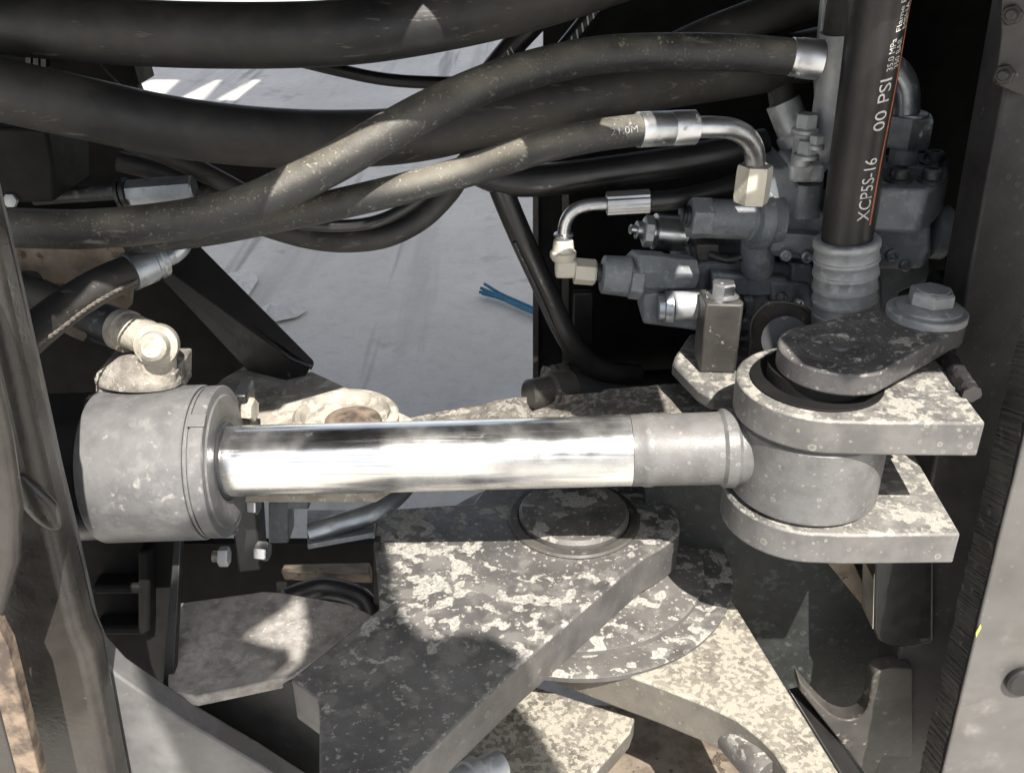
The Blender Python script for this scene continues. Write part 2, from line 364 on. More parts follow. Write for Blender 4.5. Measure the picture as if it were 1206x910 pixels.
# ---------------------------------------------------------------- ground
GZ = -.6
b = B(); n = 60
gv = [[b.verts.new((-80+160*(i/n), -40+160*(j/n), GZ)) for i in range(n+1)] for j in range(n+1)]
for j in range(n):
    for i in range(n): b.faces.new((gv[j][i], gv[j][i+1], gv[j+1][i+1], gv[j+1][i]))
obj('ground', b, 'concrete', kind='structure')
def scrap(name, pts, m, label, cat, z=GZ+.006):
    b = B(); c = [W(x, y, z=z) for x, y in pts]; mid = sum(c, Vector())/len(c)
    ring2 = [mid.lerp(p, .55)+Vector((0, 0, random.uniform(.006, .03))) for p in c]
    A = [b.verts.new(p+Vector((0, 0, random.uniform(0, .01)))) for p in c]; D = [b.verts.new(p) for p in ring2]; m0 = b.verts.new(mid+Vector((0, 0, .014)))
    k = len(A)
    for i in range(k):
        j = (i+1) % k; b.faces.new((A[i], A[j], D[j], D[i])); b.faces.new((D[i], D[j], m0))
    o = obj(name, b, m, label=label, cat=cat, smooth=False)
    s = o.modifiers.new('s', 'SOLIDIFY'); s.thickness = .002
    return o
scrap('paper_scrap', [(262, 326), (280, 321), (300, 324), (304, 330), (292, 349), (280, 340), (268, 335)], 'paper', 'crumpled white paper scrap on the concrete right beside the black brace', 'paper')
scrap('paper_scrap', [(303, 366), (318, 361), (345, 364), (362, 366), (350, 374), (325, 380), (312, 372)], 'paper', 'flat torn white paper scrap lower on the concrete, nearer the dusty hinge plate', 'paper')
b = B(); base = [W(570, 347, z=GZ+.012), W(590, 352, z=GZ+.014), W(612, 362, z=GZ+.012), W(640, 374, z=GZ+.012)]
for k in range(7):
    off = Vector((random.uniform(-.006, .006), random.uniform(-.018, .018), random.uniform(0, .012)))
    tube(b, [base[0]+off*2.2]+[p+off for p in base[1:]], .0045, 6, 6)
obj('blue_strap', b, 'rope_blue', label='frayed blue plastic strap end lying on the concrete', cat='strap')

# ---------------------------------------------------------------- front frame (left side of the joint)
FF = thing('front_chassis', 'grey front machine frame with curved side plate and hinge plates, left of joint', 'machine frame', (-.25, -.1, GZ))
b = B()
polyp(b, [(-60, 120), (-36, 150), (8, 330), (40, 470), (60, 560), (79, 637), (104, 745), (115, 770), (138, 795), (177, 822), (219, 850), (300, 897), (380, 948), (380, 1000), (-60, 1000)], -.1, .022)
obj('side_plate', b, 'frame_pale', FF, bevel=.002)
b = B(); polyp(b, [(-90, 120), (-46, 150), (-2, 330), (30, 470), (50, 560), (70, 640), (95, 745), (107, 772), (120, 838), (134, 910), (152, 1000), (-90, 1000)], -.135, .034)
CO = obj('column', b, 'frame_brown', FF, bevel=.011, seg=5)
b = B(); polyp(b, [(-80, 240), (-18, 400), (10, 520), (22, 600), (20, 664), (-4, 745), (-80, 850)], -.2, .012)
obj('fender_panel', b, 'frame_brown', FF, bevel=.008, seg=4)
b = B(); polyp(b, [(-20, 700), (0, 745), (9, 762), (46, 912), (60, 985), (36, 985), (19, 910), (0, 837), (-20, 770)], -.205, .012)
obj('cut_edge', b, 'cut_edge_tan', FF, bevel=.001)
b = B(); polyp(b, [(-90, 680), (-20, 770), (0, 835), (20, 908), (38, 990), (-90, 990)], -.2, .012); obj('step_panel', b, 'frame_brown', FF, bevel=.002)
# cast drop-shaped boss on the column
b = B(); P = W(45, 592, y=-.136)
for v in bmesh.ops.create_uvsphere(b, u_segments=24, v_segments=14, radius=1)['verts']:
    x, y, z = v.co; s = .0125*(1-.45*max(0, z)); v.co = P+Vector((x*s-.007*z, y*.006, z*.024))
obj('cast_boss', b, 'frame_brown', CO)
# upper hinge plate with round hole, seen behind the rod
b = B(); platep(b, [(236, 470), (262, 445), (300, 424), (345, 440), (368, 437), (430, 466), (486, 492), (500, 525), (440, 560), (236, 560)], -.05, .03)
UHP = obj('hinge_plate', b, 'hinge_dust', FF, bevel=.002, label='dust-caked upper hinge plate')
b = B(); P = W(408, 497, z=-.05); r = S(62, P)
lathe(b, P, Vector((0, 0, 1)), [(0, r), (.008, r), (.011, r-.003), (.011, r-.008), (.004, r-.012), (.003, 0)], 56)
obj('bearing_rim', b, 'hinge_dust', UHP, label='raised dusty bearing rim')
b = B(); lathe(b, W(416, 500, z=-.046), Vector((0, 0, 1)), [(0, S(34, P)), (.006, S(32, P)), (.01, S(22, P)), (.011, 0)], 40)
obj('grease_cap', b, 'cut_edge_tan', UHP, label='rusty grease cap')
# big hinge plate A with its rounded end round the articulation pin
AZ = -.15; PX, PY = .063, .112
b = B()
pl = arc(PX, PY, .107, 165, -14, 44, AZ)+[Vector((.158, .076, AZ)), Vector((.144, .062, AZ)), Vector((.13, .051, AZ)), Vector((.116, .036, AZ))]
pl += [W(613, 782, z=AZ), W(540, 850, z=AZ), W(470, 918, z=AZ), W(420, 960, z=AZ), W(376, 960, z=AZ), W(376, 823, z=AZ), W(342, 799, z=AZ), W(447, 716, z=AZ), W(441, 640, z=AZ), W(441, 600, z=AZ)]
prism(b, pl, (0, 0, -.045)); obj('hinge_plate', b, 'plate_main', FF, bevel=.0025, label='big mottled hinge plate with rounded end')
CZ = -.27
b = B(); platep(b, [(560, 800), (625, 806), (748, 845), (742, 862), (680, 935), (560, 960), (530, 940), (540, 880)], CZ, .022)
obj('lower_hinge_plate', b, 'plate_speckled', FF, bevel=.002)
# square ledge plate at the left
TZ = -.2
b = B(); platep(b, [(201, 711), (260, 703), (310, 696), (330, 697), (411, 711), (439, 724), (439, 731), (345, 796), (231, 820), (197, 813)], TZ, .012)
obj('ledge_plate', b, 'ledge_dust', FF, bevel=.0015, label='grey ledge plate left of the hinge plate')
b = B(); polyp(b, [(196, 817), (231, 825), (346, 801), (379, 826), (379, 985), (196, 985)], -.06, .02)
obj('web_plate', b, 'black_paint', FF, bevel=.002)
b = B(); prism(b, [W(206, 620, y=.02), W(214, 620, y=.02), W(203, 830, y=-.07), W(189, 830, y=-.07)], (0, .012, 0))
obj('stiffener', b, 'black_paint', FF, bevel=.001)
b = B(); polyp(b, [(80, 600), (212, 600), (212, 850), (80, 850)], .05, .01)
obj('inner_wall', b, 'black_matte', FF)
b = B()
for (x0, y0, x1, y1, d) in ((108, 690, 172, 700, .02), (162, 650, 176, 745, .02), (110, 738, 172, 748, .02)):
    boxp(b, x0, y0, x1, y1, .03, d)
obj('inner_bracket', b, 'black_matte', FF, bevel=.003)
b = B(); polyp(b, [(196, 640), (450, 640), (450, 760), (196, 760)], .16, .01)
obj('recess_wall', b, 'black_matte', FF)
b = B(); prism(b, [W(330, 672, y=.09), W(334, 664, y=.12), W(436, 662, y=.12), W(436, 676, y=.09)], (0, .01, -.02))
obj('sun_patch_bar', b, 'dusty_tan', FF, bevel=.002, label='tan bar drawn in for a sunlit patch')  # patch of sunlight in the recess, put in as a tan bar
b = B(); tube(b, [W(335, 705, y=.06), W(380, 692, y=.08), W(425, 704, y=.07), W(440, 735, y=.05)], .011, 16)
obj('weld_gusset', b, 'black_paint', FF)
b = B(); boxp(b, 440, 638, 447, 722, .06, .01); obj('edge_strip', b, 'black_paint', FF)

# ---------------------------------------------------------------- rear frame (right side of the joint)
RF = thing('rear_chassis', 'dark rear machine frame with upright post, clevis plates and thick side plate, right', 'machine frame', (.4, .02, GZ))
b = B(); P1 = W(1028, 935, y=.03); P2 = W(1218, -90, y=.11)
prism(b, [P1, P2, P2+Vector((.25, 0, 0)), P1+Vector((.25, 0, 0))], (0, .05, 0)); obj('post', b, 'post_dark', RF, bevel=.003)
b = B(); polyp(b, [(1285, 190), (1194, 566), (1182, 612), (1111, 906), (1090, 990), (1420, 990), (1420, 190)], -.06, .036)
RSP = obj('side_plate', b, 'side_plate', RF, bevel=.0015)
# flame-cut edge of the side plate: ridged face let 2 mm proud
b = B(); top = W(1285, 190, y=-.059); bot = W(1090, 990, y=-.059); nseg = 420; L0 = []
for i in range(nseg+1):
    t = i/nseg; p = top.lerp(bot, t); row = []; rj = random.uniform(-.0004, .0004)+.0008*math.sin(i*.071)*math.sin(i*.19)
    for k in range(7):
        q = p+Vector((-.0024+rj-random.uniform(0, .0007), .034*k/6, -.012*k/6)); row.append(b.verts.new(q))
    L0.append(row)
for a, c in zip(L0, L0[1:]):
    for k in range(6): b.faces.new((a[k], a[k+1], c[k+1], c[k]))
obj('cut_edge', b, 'cut_edge', RSP, ang=20)
b = B(); lathe(b, W(1205, 800, y=-.0615), Vector((0, -1, 0)), [(0, .016), (.004, .016), (.006, .013), (.006, 0)], 24)
obj('plug', b, 'black_paint', RSP)
b = B(); P = W(1151, 742, y=-.062); prism(b, [P+Vector((.001, 0, .008)), P+Vector((.0025, 0, .003)), P+Vector((.0005, 0, -.008)), P+Vector((-.001, 0, -.002))], (0, -.0006, 0))
obj('paint_chip', b, 'chip_yellow', RSP)
EX, EY = .25, 0.
def clevis(zt, t, xr, yr):
    b = B(); c = arc(EX, EY, .066, 100, 262, 36, zt)
    p = c+[Vector((EX+.02, EY-.0672, zt)), Vector((xr, yr, zt)), Vector((xr+.006, .05, zt)), Vector((xr+.01, .085, zt)), Vector((EX+.03, .085, zt))]
    prism(b, p, (0, 0, -t)); return b
obj('clevis_plate', clevis(.0675, .03, .357, -.0685), 'clevis_paint', RF, bevel=.0022, label='upper clevis plate')
obj('clevis_plate', clevis(-.0375, .03, .362, -.0655), 'clevis_paint', RF, bevel=.0022, label='lower clevis plate')
b = B()
tube(b, [Vector((.362, -.03, .07)), Vector((.366, .02, .072)), Vector((.368, .05, .07))], .007, 10, 14)
for v in b.verts: v.co += Vector((random.uniform(-1, 1), random.uniform(-1, 1), random.uniform(-1, 1)))*.0012
obj('weld_bead', b, 'post_dark', RF)
# middle hinge plate B between the fork plates
BZ = -.21
b = B(); platep(b, [(560, 700), (700, 660), (800, 655), (858, 699), (905, 775), (990, 912), (1005, 940), (950, 960), (925, 905), (912, 885), (895, 868), (868, 847), (832, 830), (779, 809), (699, 780), (640, 757)], BZ, .045)
obj('hinge_plate', b, 'plate_speckled', RF, bevel=.0025, label='speckled middle hinge plate under the big one')
b = B(); lathe(b, Vector((PX, PY, BZ-.002)), Vector((0, 0, 1)), [(0, .165), (.005, .165), (.006, .163), (.006, .137), (.010, .136), (.011, .134), (.011, 0)], 96)
obj('thrust_ring', b, 'plate_dusty', RF)
b = B(); polyp(b, [(760, 555), (1110, 555), (1110, 1000), (760, 1000)], .135, .015); obj('web_plate', b, 'web_dark', RF)
b = B(); cv = spline([(941, 800, 0), (961, 824, 0), (981, 842, 0), (1000, 848, 0), (1016, 842, 0), (1024, 827, 0), (1027, 802, 0), (1035, 791, 0), (1051, 787, 0)], 5)
polyp(b, [(q.x, q.y) for q in cv]+[(1075, 787), (1075, 940), (1040, 940), (1016, 907), (941, 812)], .035, .02)
obj('gusset', b, 'bracket_brown', RF, bevel=.002)
b = B(); prism(b, [W(928, 810, y=.05), W(945, 806, y=.07), W(1018, 915, y=.02), W(1000, 925, y=.0)], (0, .004, -.02)); obj('brace_bar', b, 'black_paint', RF, bevel=.002)
b = B(); polyp(b, [(1031, 640), (1100, 640), (1100, 756), (1075, 763), (1050, 762), (1035, 755), (1029, 742)], .045, .04); ST = obj('stop_tab', b, 'black_paint', RF, bevel=.003)
p1 = W(1031, 676, y=.047); p2 = W(1029, 740, y=.047); b = B(); prism(b, [p1, p2, p2+Vector((0, .034, 0)), p1+Vector((0, .034, 0))], (-.0012, 0, 0)); obj('worn_edge', b, 'steel_bright', ST)
b = B(); polyp(b, [(960, 645), (998, 645), (1018, 690), (1015, 712)], .105, .02); obj('tie_bar', b, 'dusty_tan', RF, bevel=.001, label='tan tie bar')
b = B(); platep(b, [(640, 830), (960, 830), (1000, 1000), (560, 1000)], -.42, .01); obj('belly_plate', b, 'dusty_tan', RF)
b = B(); lathe(b, W(903, 905, z=-.24), Vector((.35, -.9, .1)), [(-.06, .02), (0, .02), (.01, .018), (.012, 0)], 32)
obj('pin_stub', b, 'plate_dusty', RF)
# dusty casting behind the rod
b = B(); top = [(470, 495), (500, 490), (560, 483), (576, 474), (590, 470), (606, 469), (620, 473), (627, 482), (660, 477), (690, 464), (720, 458), (780, 453), (835, 449), (890, 450)]
polyp(b, top+[(890, 512), (470, 520)], .17, -.07); bmesh.ops.triangulate(b, faces=b.faces)
bmesh.ops.subdivide_edges(b, edges=b.edges, cuts=3, use_grid_fill=True)
for v in b.verts: v.co += Vector((random.uniform(-1, 1), random.uniform(-1, 1), random.uniform(-1, 1)))*.0009
obj('casting', b, 'dust_crust', RF, ang=60)
b = B(); turnp(b, (622, 464, .17), (672, 456, .2), [(0, 14), (.03, 17), (.45, 18), (.5, 22), (.95, 22), (1, 18)], 20)
obj('grease_boss', b, 'bracket_brown', RF)
b = B()
for v in bmesh.ops.create_icosphere(b, subdivisions=3, radius=1)['verts']:
    n = v.co.copy(); r = 1+.25*math.sin(n.x*5+n.z*3)*math.cos(n.y*4+1)+random.uniform(-.05, .05); v.co = W(655, 452, y=.24)+Vector((n.x*.02, n.y*.02, n.z*.022))*r
obj('weld_lump', b, 'dust_crust', RF, ang=60)

# articulation pin
AP = thing('articulation_pin', 'large round articulation pin head with mottled dust under the rod', 'pin', (PX, PY, AZ-.1))
b = B(); lathe(b, Vector((PX, PY, AZ-.1)), Vector((0, 0, 1)), [(0, .056), (.108, .056), (.112, .053), (.112, .0)], 64); obj('pin_head', b, 'plate_dusty', AP)
b = B(); lathe(b, Vector((PX, PY, AZ+.0005)), Vector((0, 0, 1)), [(0, .067), (.001, .067), (.003, .065), (.003, .0575), (.002, .057), (.001, .0565)], 64); obj('retaining_ring', b, 'bracket_brown', AP)

# clevis pin with keeper plate, bolt and washer
CPN = thing('clevis_pin', 'clevis pin with teardrop keeper plate and flanged bolt on upper clevis plate', 'pin', (EX, EY, -.08))
b = B(); cyl(b, Vector((EX, EY, -.08)), Vector((EX, EY, .079)), .03, 40); obj('pin_shaft', b, 'bolt_black', CPN)
b = B(); lathe(b, Vector((EX-.002, EY, .068)), Vector((0, 0, 1)), [(0, .053), (.001, .053), (.0015, .0525), (.0015, .04), (.0125, .04), (.013, 0)], 56); obj('gap_disc', b, 'black_matte', CPN)  # black disc painted in for the dark, greasy gap under the keeper
kz = .1; WXY = Vector((.352, .056, 0)); b = B()
kp = arc(.259, -.006, .0465, 118, 294, 30, kz)
kp += arc(.353, .055, .031, 294, 478, 16, kz)
prism(b, kp, (0, 0, -.019)); KP = obj('keeper_plate', b, 'keeper_paint', CPN, bevel=.002)
b = B(); lathe(b, Vector((.26, -.004, kz-.0005)), Vector((0, 0, 1)), [(0, .031), (.0012, .031), (.0025, .028), (.0022, .021), (.001, .02), (.0008, .009), (.003, .008), (.0042, .004), (.0042, 0)], 40); obj('grease_fitting', b, 'keeper_paint', KP)
b = B(); lathe(b, Vector((.352, .056, kz)), Vector((0, 0, 1)), [(0, .033), (.0055, .033), (.0065, .032), (.0065, 0)], 48); WS = obj('washer', b, 'zinc_dusty', CPN)
b = B(); P = Vector((.354, .058, kz+.0065)); lathe(b, P, Vector((0, 0, 1)), [(0, .027), (.002, .027), (.0045, .0215), (.0045, 0)], 40)
hexa(b, P+Vector((0, 0, .004)), Vector((0, 0, 1)), .019, .013, .3); lathe(b, P+Vector((0, 0, .016)), Vector((0, 0, 1)), [(0, .015), (.002, .013), (.0025, 0)], 24); obj('bolt', b, 'zinc_dusty', WS)

# ---------------------------------------------------------------- steering cylinder
SC = thing('steering_cylinder', 'grey steering cylinder with bright chrome rod reaching the clevis', 'hydraulic cylinder', W(170, 547, y=0))
A0 = W(262, 543, y=0); A1 = W(60, 550, y=0); ax = (A1-A0).normalized()
def axp(px): return A0+ax*((262-px)*S(1, A0))
def ax_lathe(name, prof, m, seg=72, **k):
    b = B(); lathe(b, A0, -ax, [((px-262)*S(1, A0), r*S(1, A0)) for px, r in prof], seg); return obj(name, b, m, SC, **k)
ax_lathe('barrel', [(-160, 87), (132, 87)], 'black_paint')
ax_lathe('sleeve', [(126, 86), (127, 90), (129, 91), (243, 91), (245, 89.5), (245, 60)], 'barrel_paint')
ax_lathe('groove_ring', [(244, 60), (244.5, 86), (247, 86), (247, 88.5), (250, 88.5), (250, 86), (252, 86), (252, 60)], 'barrel_paint')
GN = ax_lathe('gland_nut', [(251, 50), (251.5, 87), (252.5, 89.5), (266, 89.5), (267, 88.5), (267.2, 79), (269, 77), (269.5, 55), (268, 52), (268, 41.5)], 'barrel_paint')
ax_lathe('wiper_seal', [(262, 46), (270, 46.5), (271.5, 45), (271.5, 41.3), (262, 41.3)], 'bolt_black')
for an in (-62, 78, 190):
    b = B()
    u, v = frame_of(-ax)[1:]; d = u*math.cos(R(an))+v*math.sin(R(an)); t = u*-math.sin(R(an))+v*math.cos(R(an)); c = axp(259)+d*89.6*S(1, A0)
    prism(b, [c-t*.006-ax*.007, c+t*.006-ax*.007, c+t*.006+ax*.007, c-t*.006+ax*.007], d*.0016)
    obj('spanner_lug', b, 'barrel_paint', GN, bevel=.0006)
rod0 = axp(240); rod1 = Vector((EX-.045, 0, .004)); ra = (rod1-rod0).normalized(); rl = (rod1-rod0).length
rp = lambda px: (W(px, 530, y=0)-rod0).dot(ra)
b = B(); lathe(b, rod0, ra, [(0, .0302), (rp(742), .0300)], 96); obj('piston_rod', b, 'chrome', SC)
b = B(); lathe(b, rod0, ra, [(rp(742), .028), (rp(742.5), .0302), (rp(755), .0304), (rp(757), .0312), (rp(766), .0312), (rp(769), .0304), (rp(846), .0308), (rp(850), .0335), (rp(862), .0338), (rp(866), .0318), (rl-.008, .0325), (rl, .036)], 72); obj('rod_end', b, 'grey_paint', SC)
b = B(); lathe(b, Vector((EX, EY, -.0362)), Vector((0, 0, 1)), [(0, .058), (.004, .062), (.0685, .062), (.0724, .058)], 72); obj('rod_eye', b, 'grey_paint', SC)
b = B(); boxp(b, 112, 440, 206, 476, .012, .05); obj('port_pad', b, 'port_dust', SC, bevel=.002)

# bracket behind the gland with its bolts
BR = thing('clamp_bracket', 'black upright clamp bracket with two cross bolts behind the gland', 'bracket', W(288, 670, y=.04))
b = B(); prism(b, [W(272, 465, y=.06), W(290, 465, y=.06), W(300, 560, y=.05), W(307, 672, y=.03), W(281, 675, y=.03), W(270, 600, y=.04)], (0, .03, 0)); obj('bracket_plate', b, 'black_paint', BR, bevel=.002)
for k, (x0, x1, yy, y) in enumerate(((302, 317, 648, .035), (288, 301, 482, .065), (294, 305, 594, .045))):
    b = B(); P = W(x0, yy, y=y); hexa(b, P, Vector((1, -.15, 0)), S(12 if k != 1 else 15, P), S(x1-x0, P), .2); obj('bolt_head', b, 'zinc' if k != 1 else 'dust_cake', BR)
b = B(); P = W(270, 655, y=.03); hexa(b, P, Vector((-1, 0, 0)), S(12, P), S(12, P), .2); obj('nut', b, 'zinc_dusty', BR)
b = B(); c = W(259, 655, y=.03); lathe(b, W(270, 655, y=.03), Vector((-1, 0, 0)), sum([[(.001*i+.006, .0055), (.001*i+.0065, .0047)] for i in range(10)], []), 16); obj('bolt_thread', b, 'steel_bright', BR)
# bent guard plate and pipe under the rod
GP = thing('bent_pipe', 'blue-grey bent steel pipe on a ledge below the rod', 'pipe', W(400, 640, y=.06))
b = B(); tube(b, [W(366, 628, y=.07), W(400, 617, y=.075), W(440, 603, y=.09), W(468, 582, y=.12), W(484, 562, y=.15)], S(13, W(420, 600, y=.08)), 20); obj('pipe_tube', b, 'valve_steel', GP)
b = B(); prism(b, [W(362, 641, y=.05), W(440, 627, y=.06), W(446, 600, y=.14), W(362, 600, y=.14)], (0, 0, -.006)); obj('ledge', b, 'valve_iron', GP, bevel=.001)
b = B(); boxp(b, 338, 583, 364, 600, .1, .03); boxp(b, 316, 590, 340, 640, .11, .03); obj('mount_block', b, 'valve_iron', GP, bevel=.002)
# ---------------------------------------------------------------- left background of the machine
LB = thing('left_bulkhead', 'black steel bulkhead in the shade behind the hoses at left', 'bulkhead', W(100, 520, y=.3))
b = B(); polyp(b, [(-80, 255), (210, 255), (222, 290), (300, 370), (322, 420), (262, 540), (-80, 540)], .32, .012); obj('lower_panel', b, 'black_matte', LB)
b = B(); polyp(b, [(-80, 60), (150, 72), (165, 108), (230, 140), (310, 160), (326, 200), (322, 245), (-80, 262)], .36, .012); obj('upper_panel', b, 'black_matte', LB)
b = B(); prism(b, [W(x, y, y=.14) for x, y in ((-60, 285), (160, 285), (152, 362), (132, 372), (100, 352), (60, 352), (-60, 352))], (0, .01, 0), [[W(34+19*math.cos(R(a))*(1+.12*math.sin(3*R(a))), 333+16*math.sin(R(a))*(1+.1*math.cos(2*R(a))), y=.14) for a in range(0, 360, 18)]])
obj('tan_panel', b, 'dusty_tan', LB, label='dusty tan panel with ragged round hole')
b = B(); polyp(b, [(72, 390), (88, 381), (104, 392), (98, 402), (84, 396)], .12, .006); obj('torn_flap', b, 'dusty_tan', LB)
b = B(); polyp(b, [(-70, 148), (55, 152), (63, 200), (64, 238), (-70, 243)], .1, .08); obj('box_cover', b, 'black_matte', LB, bevel=.003)
b = B(); lathe(b, W(14, 236, y=.1), Vector((0, -1, .2)), [(0, .006), (.004, .006), (.005, .004), (.005, 0)], 6); obj('cover_bolt', b, 'zinc_dusty', LB)
b = B(); polyp(b, [(-80, 30), (130, 55), (156, 73), (164, 101), (-80, 110)], .3, .05); obj('ledge_box', b, 'black_matte', LB, bevel=.002)
b = B()
for k in range(3): boxp(b, 30+9*k, 50, 36+9*k, 80, .28, .01)
obj('vent_rib', b, 'black_paint', LB)

BRC = thing('diagonal_brace', 'black folded steel brace slanting down beside the concrete', 'brace', W(350, 440, y=.22))
b = B(); prism(b, [W(214, 278, y=.27), W(232, 286, y=.27), W(369, 424, y=.23), W(366, 432, y=.225), W(344, 424, y=.215), W(197, 318, y=.245)], (0, .004, -.006)); obj('upper_flange', b, 'black_paint', BRC, bevel=.001)
b = B(); prism(b, [W(197, 318, y=.245), W(344, 424, y=.215), W(366, 432, y=.22), W(360, 443, y=.21), W(336, 448, y=.21), W(292, 437, y=.225), W(188, 326, y=.255)], (0, .005, 0)); obj('lower_flange', b, 'black_paint', BRC, bevel=.001)

# port fitting with its hose
PF = thing('port_hose', 'dust-caked port elbow with black hose on top of the cylinder', 'hydraulic hose', W(165, 440, y=.02))
P = W(163, 449, y=.02)
b = B(); lathe(b, P, Vector((.05, 0, 1)), [(0, S(50, P)), (S(5, P), S(50, P)), (S(9, P), S(46, P)), (S(20, P), S(32, P)), (S(30, P), S(20, P)), (S(34, P), 0)], 36)
for v in b.verts: v.co.x = P.x+(v.co.x-P.x)*1.; v.co.y = P.y+(v.co.y-P.y)*.55
obj('port_flange', b, 'port_dust', PF)
b = B(); tube(b, [W(186, 446, y=.02), W(185, 420, y=.02), W(178, 402, y=.025), W(160, 392, y=.035), W(136, 386, y=.05)], S(21, P), 28); obj('elbow', b, 'dust_cake', PF)
b = B(); turnp(b, (188, 404, .03), (178, 410, -.01), [(0, 22), (.15, 25), (.5, 25), (.6, 18), (.9, 16), (1, 11)], 28); obj('elbow_nut', b, 'dust_cake', PF)
b = B(); turnp(b, (152, 391, .04), (142, 387.5, .047), [(0, 22), (.1, 25), (.9, 25), (1, 22)], 28); obj('crimp_ring', b, 'dust_cake', PF)
b = B(); turnp(b, (143, 388, .047), (119, 380, .06), [(0, 22), (.05, 24), (.95, 24), (1, 21)], 28); obj('ferrule', b, 'bolt_black', PF)
b = B(); tube(b, [W(124, 382, y=.058), W(90, 366, y=.075), W(40, 345, y=.1), W(-40, 320, y=.12)], S(20, P), 22); obj('hose_tube', b, 'rubber', PF)

# left hose with ferrule, elbow and cord
LH = thing('elbow_hose', 'short black hose with steel ferrule and elbow and twisted cord, left', 'hydraulic hose', W(60, 390, y=-.06))
hp = [W(-30, 440, y=-.1), W(15, 412, y=-.075), W(45, 387, y=-.05), W(82, 358, y=-.02), W(120, 335, y=.005), W(157, 319, y=.03)]
b = B(); tube(b, hp, S(21.5, hp[3]), 28); obj('hose_tube', b, 'rubber', LH)
b = B(); turnp(b, (151, 321, .026), (192, 304, .05), [(0, 20), (.02, 22.5), (.62, 22.5), (.66, 20.5), (.78, 20.5), (.82, 22), (.94, 22), (1, 17)], 36); obj('ferrule', b, 'valve_steel', LH)
b = B(); tube(b, [W(190, 305, y=.05), W(203, 299, y=.057), W(213, 289, y=.062), W(214, 274, y=.066), W(210, 262, y=.07)], S(12, W(200, 300, y=.05)), 22); obj('elbow', b, 'valve_steel', LH)
b = B(); path = spline([W(34, 414, y=-.085), W(70, 388, y=-.06), W(104, 362, y=-.025), W(132, 345, y=-.01), W(162, 331, y=.015)], 30)
for ph in (0, math.pi):
    F = frames(path); tube(b, [c+(u*math.cos(i*.55+ph)+v*math.sin(i*.55+ph))*.0007 for i, (c, t, u, v) in enumerate(F)], .0008, 6, raw=True)
obj('twisted_cord', b, 'cord', LH)

# ---------------------------------------------------------------- hoses
def hose(name, label, pts, rpx, m, seg=28, ref=None, n=10, part='hose_tube'):
    P = [W(x, y, y=d) for x, y, d in pts]; mid = P[ref if ref is not None else len(P)//2]
    t = thing(name, label, 'hydraulic hose', P[0]); b = B(); F = tube(b, P, S(rpx, mid), seg, n)
    o = obj(part, b, m, t); return t, F, S(rpx, mid), o
H1, F1, r1, _ = hose('large_hose', 'thickest black hose running along the top edge of the picture', [(-160, 0, .1), (-40, 20, .1), (100, 35, .1), (250, 42, .1), (400, 39, .11), (520, 22, .12), (640, -6, .14), (760, -45, .16)], 37, 'rubber', 36)
H2, F2, r2, _ = hose('large_hose', 'second thick black hose from the left edge passing behind the crossing hoses', [(-160, 70, .06), (-60, 92, .06), (0, 106, .06), (100, 128, .07), (200, 149, .08), (300, 161, .1), (400, 164, .13), (490, 158, .16), (580, 138, .18), (700, 108, .2), (800, 94, .22), (900, 78, .24), (980, 60, .26)], 36.5, 'rubber', 36, ref=3)
H3, F3, r3, _ = hose('crossing_hose', 'long dusty black hose rising from lower left to the steel ferrule at top right', [(-120, 266, -.02), (0, 268, -.02), (100, 270, -.02), (200, 261, -.02), (280, 245, -.02), (341, 219, -.01), (400, 189, 0), (450, 159, .01), (520, 122, .03), (599, 90, .06), (700, 66, .09), (800, 61, .11), (880, 63, .12), (940, 68, .12)], 23.5, 'rubber_dusty', 32, ref=6)
b = B(); turnp(b, (930, 67, .12), (967, 71, .12), [(0, 20), (.03, 22), (.25, 22), (.3, 23), (.96, 23), (1, 21)], 36); obj('ferrule', b, 'zinc', H3)
H4, F4, r4, T4 = hose('elbowed_hose', 'dusty black hose ending in a bright ferrule and bent steel tube at the valve', [(150, 282, .03), (240, 272, .03), (320, 257, .03), (400, 240, .03), (480, 221, .03), (560, 199, .04), (640, 173, .025), (700, 160, .035), (754, 153, .05)], 19, 'rubber_dusty', 30, ref=6)
b = B(); turnp(b, (750, 153, .05), (819, 150, .065), [(0, 17), (.02, 20.5), (.55, 20.5), (.57, 19.8), (.6, 20.5), (.97, 20.5), (1, 13)], 40); obj('ferrule', b, 'zinc', H4)
tp = [W(816, 150, y=.065), W(842, 150, y=.07), W(862, 152, y=.077), W(879, 161, y=.087), W(888, 177, y=.096), W(889, 196, y=.103), W(888, 212, y=.105)]
b = B(); tube(b, tp, S(12.6, tp[2]), 26); obj('elbow', b, 'zinc', H4)
b = B(); P = W(884, 238, y=.105); hexa(b, P, Vector((.02, 0, 1)), S(21, P), S(44, P), .5, .05); obj('nut', b, 'brass_pale', H4)
b = B(); letter(b, F4, '21.0M', sum((F4[i+1][0]-F4[i][0]).length for i in range(len(F4)-1))*.925, S(34, tp[0]), S(8, tp[0]), R(20), r4); obj('lettering', b, 'print_grey', T4)
H5, _, r5, _ = hose('sagging_hose', 'black hose sagging in a loop above the bare concrete', [(240, 230, .14), (285, 254, .14), (330, 270, .13), (370, 280, .13), (412, 283, .12), (455, 277, .12), (495, 257, .13), (525, 228, .14), (548, 196, .16), (575, 172, .18)], 14.5, 'rubber', 24)
H5b, _, _, _ = hose('thin_hose', 'thin black hose just above the sagging loop', [(300, 250, .1), (345, 262, .1), (400, 266, .1), (445, 260, .1), (485, 240, .11), (520, 210, .12)], 7.5, 'rubber_clean', 18)
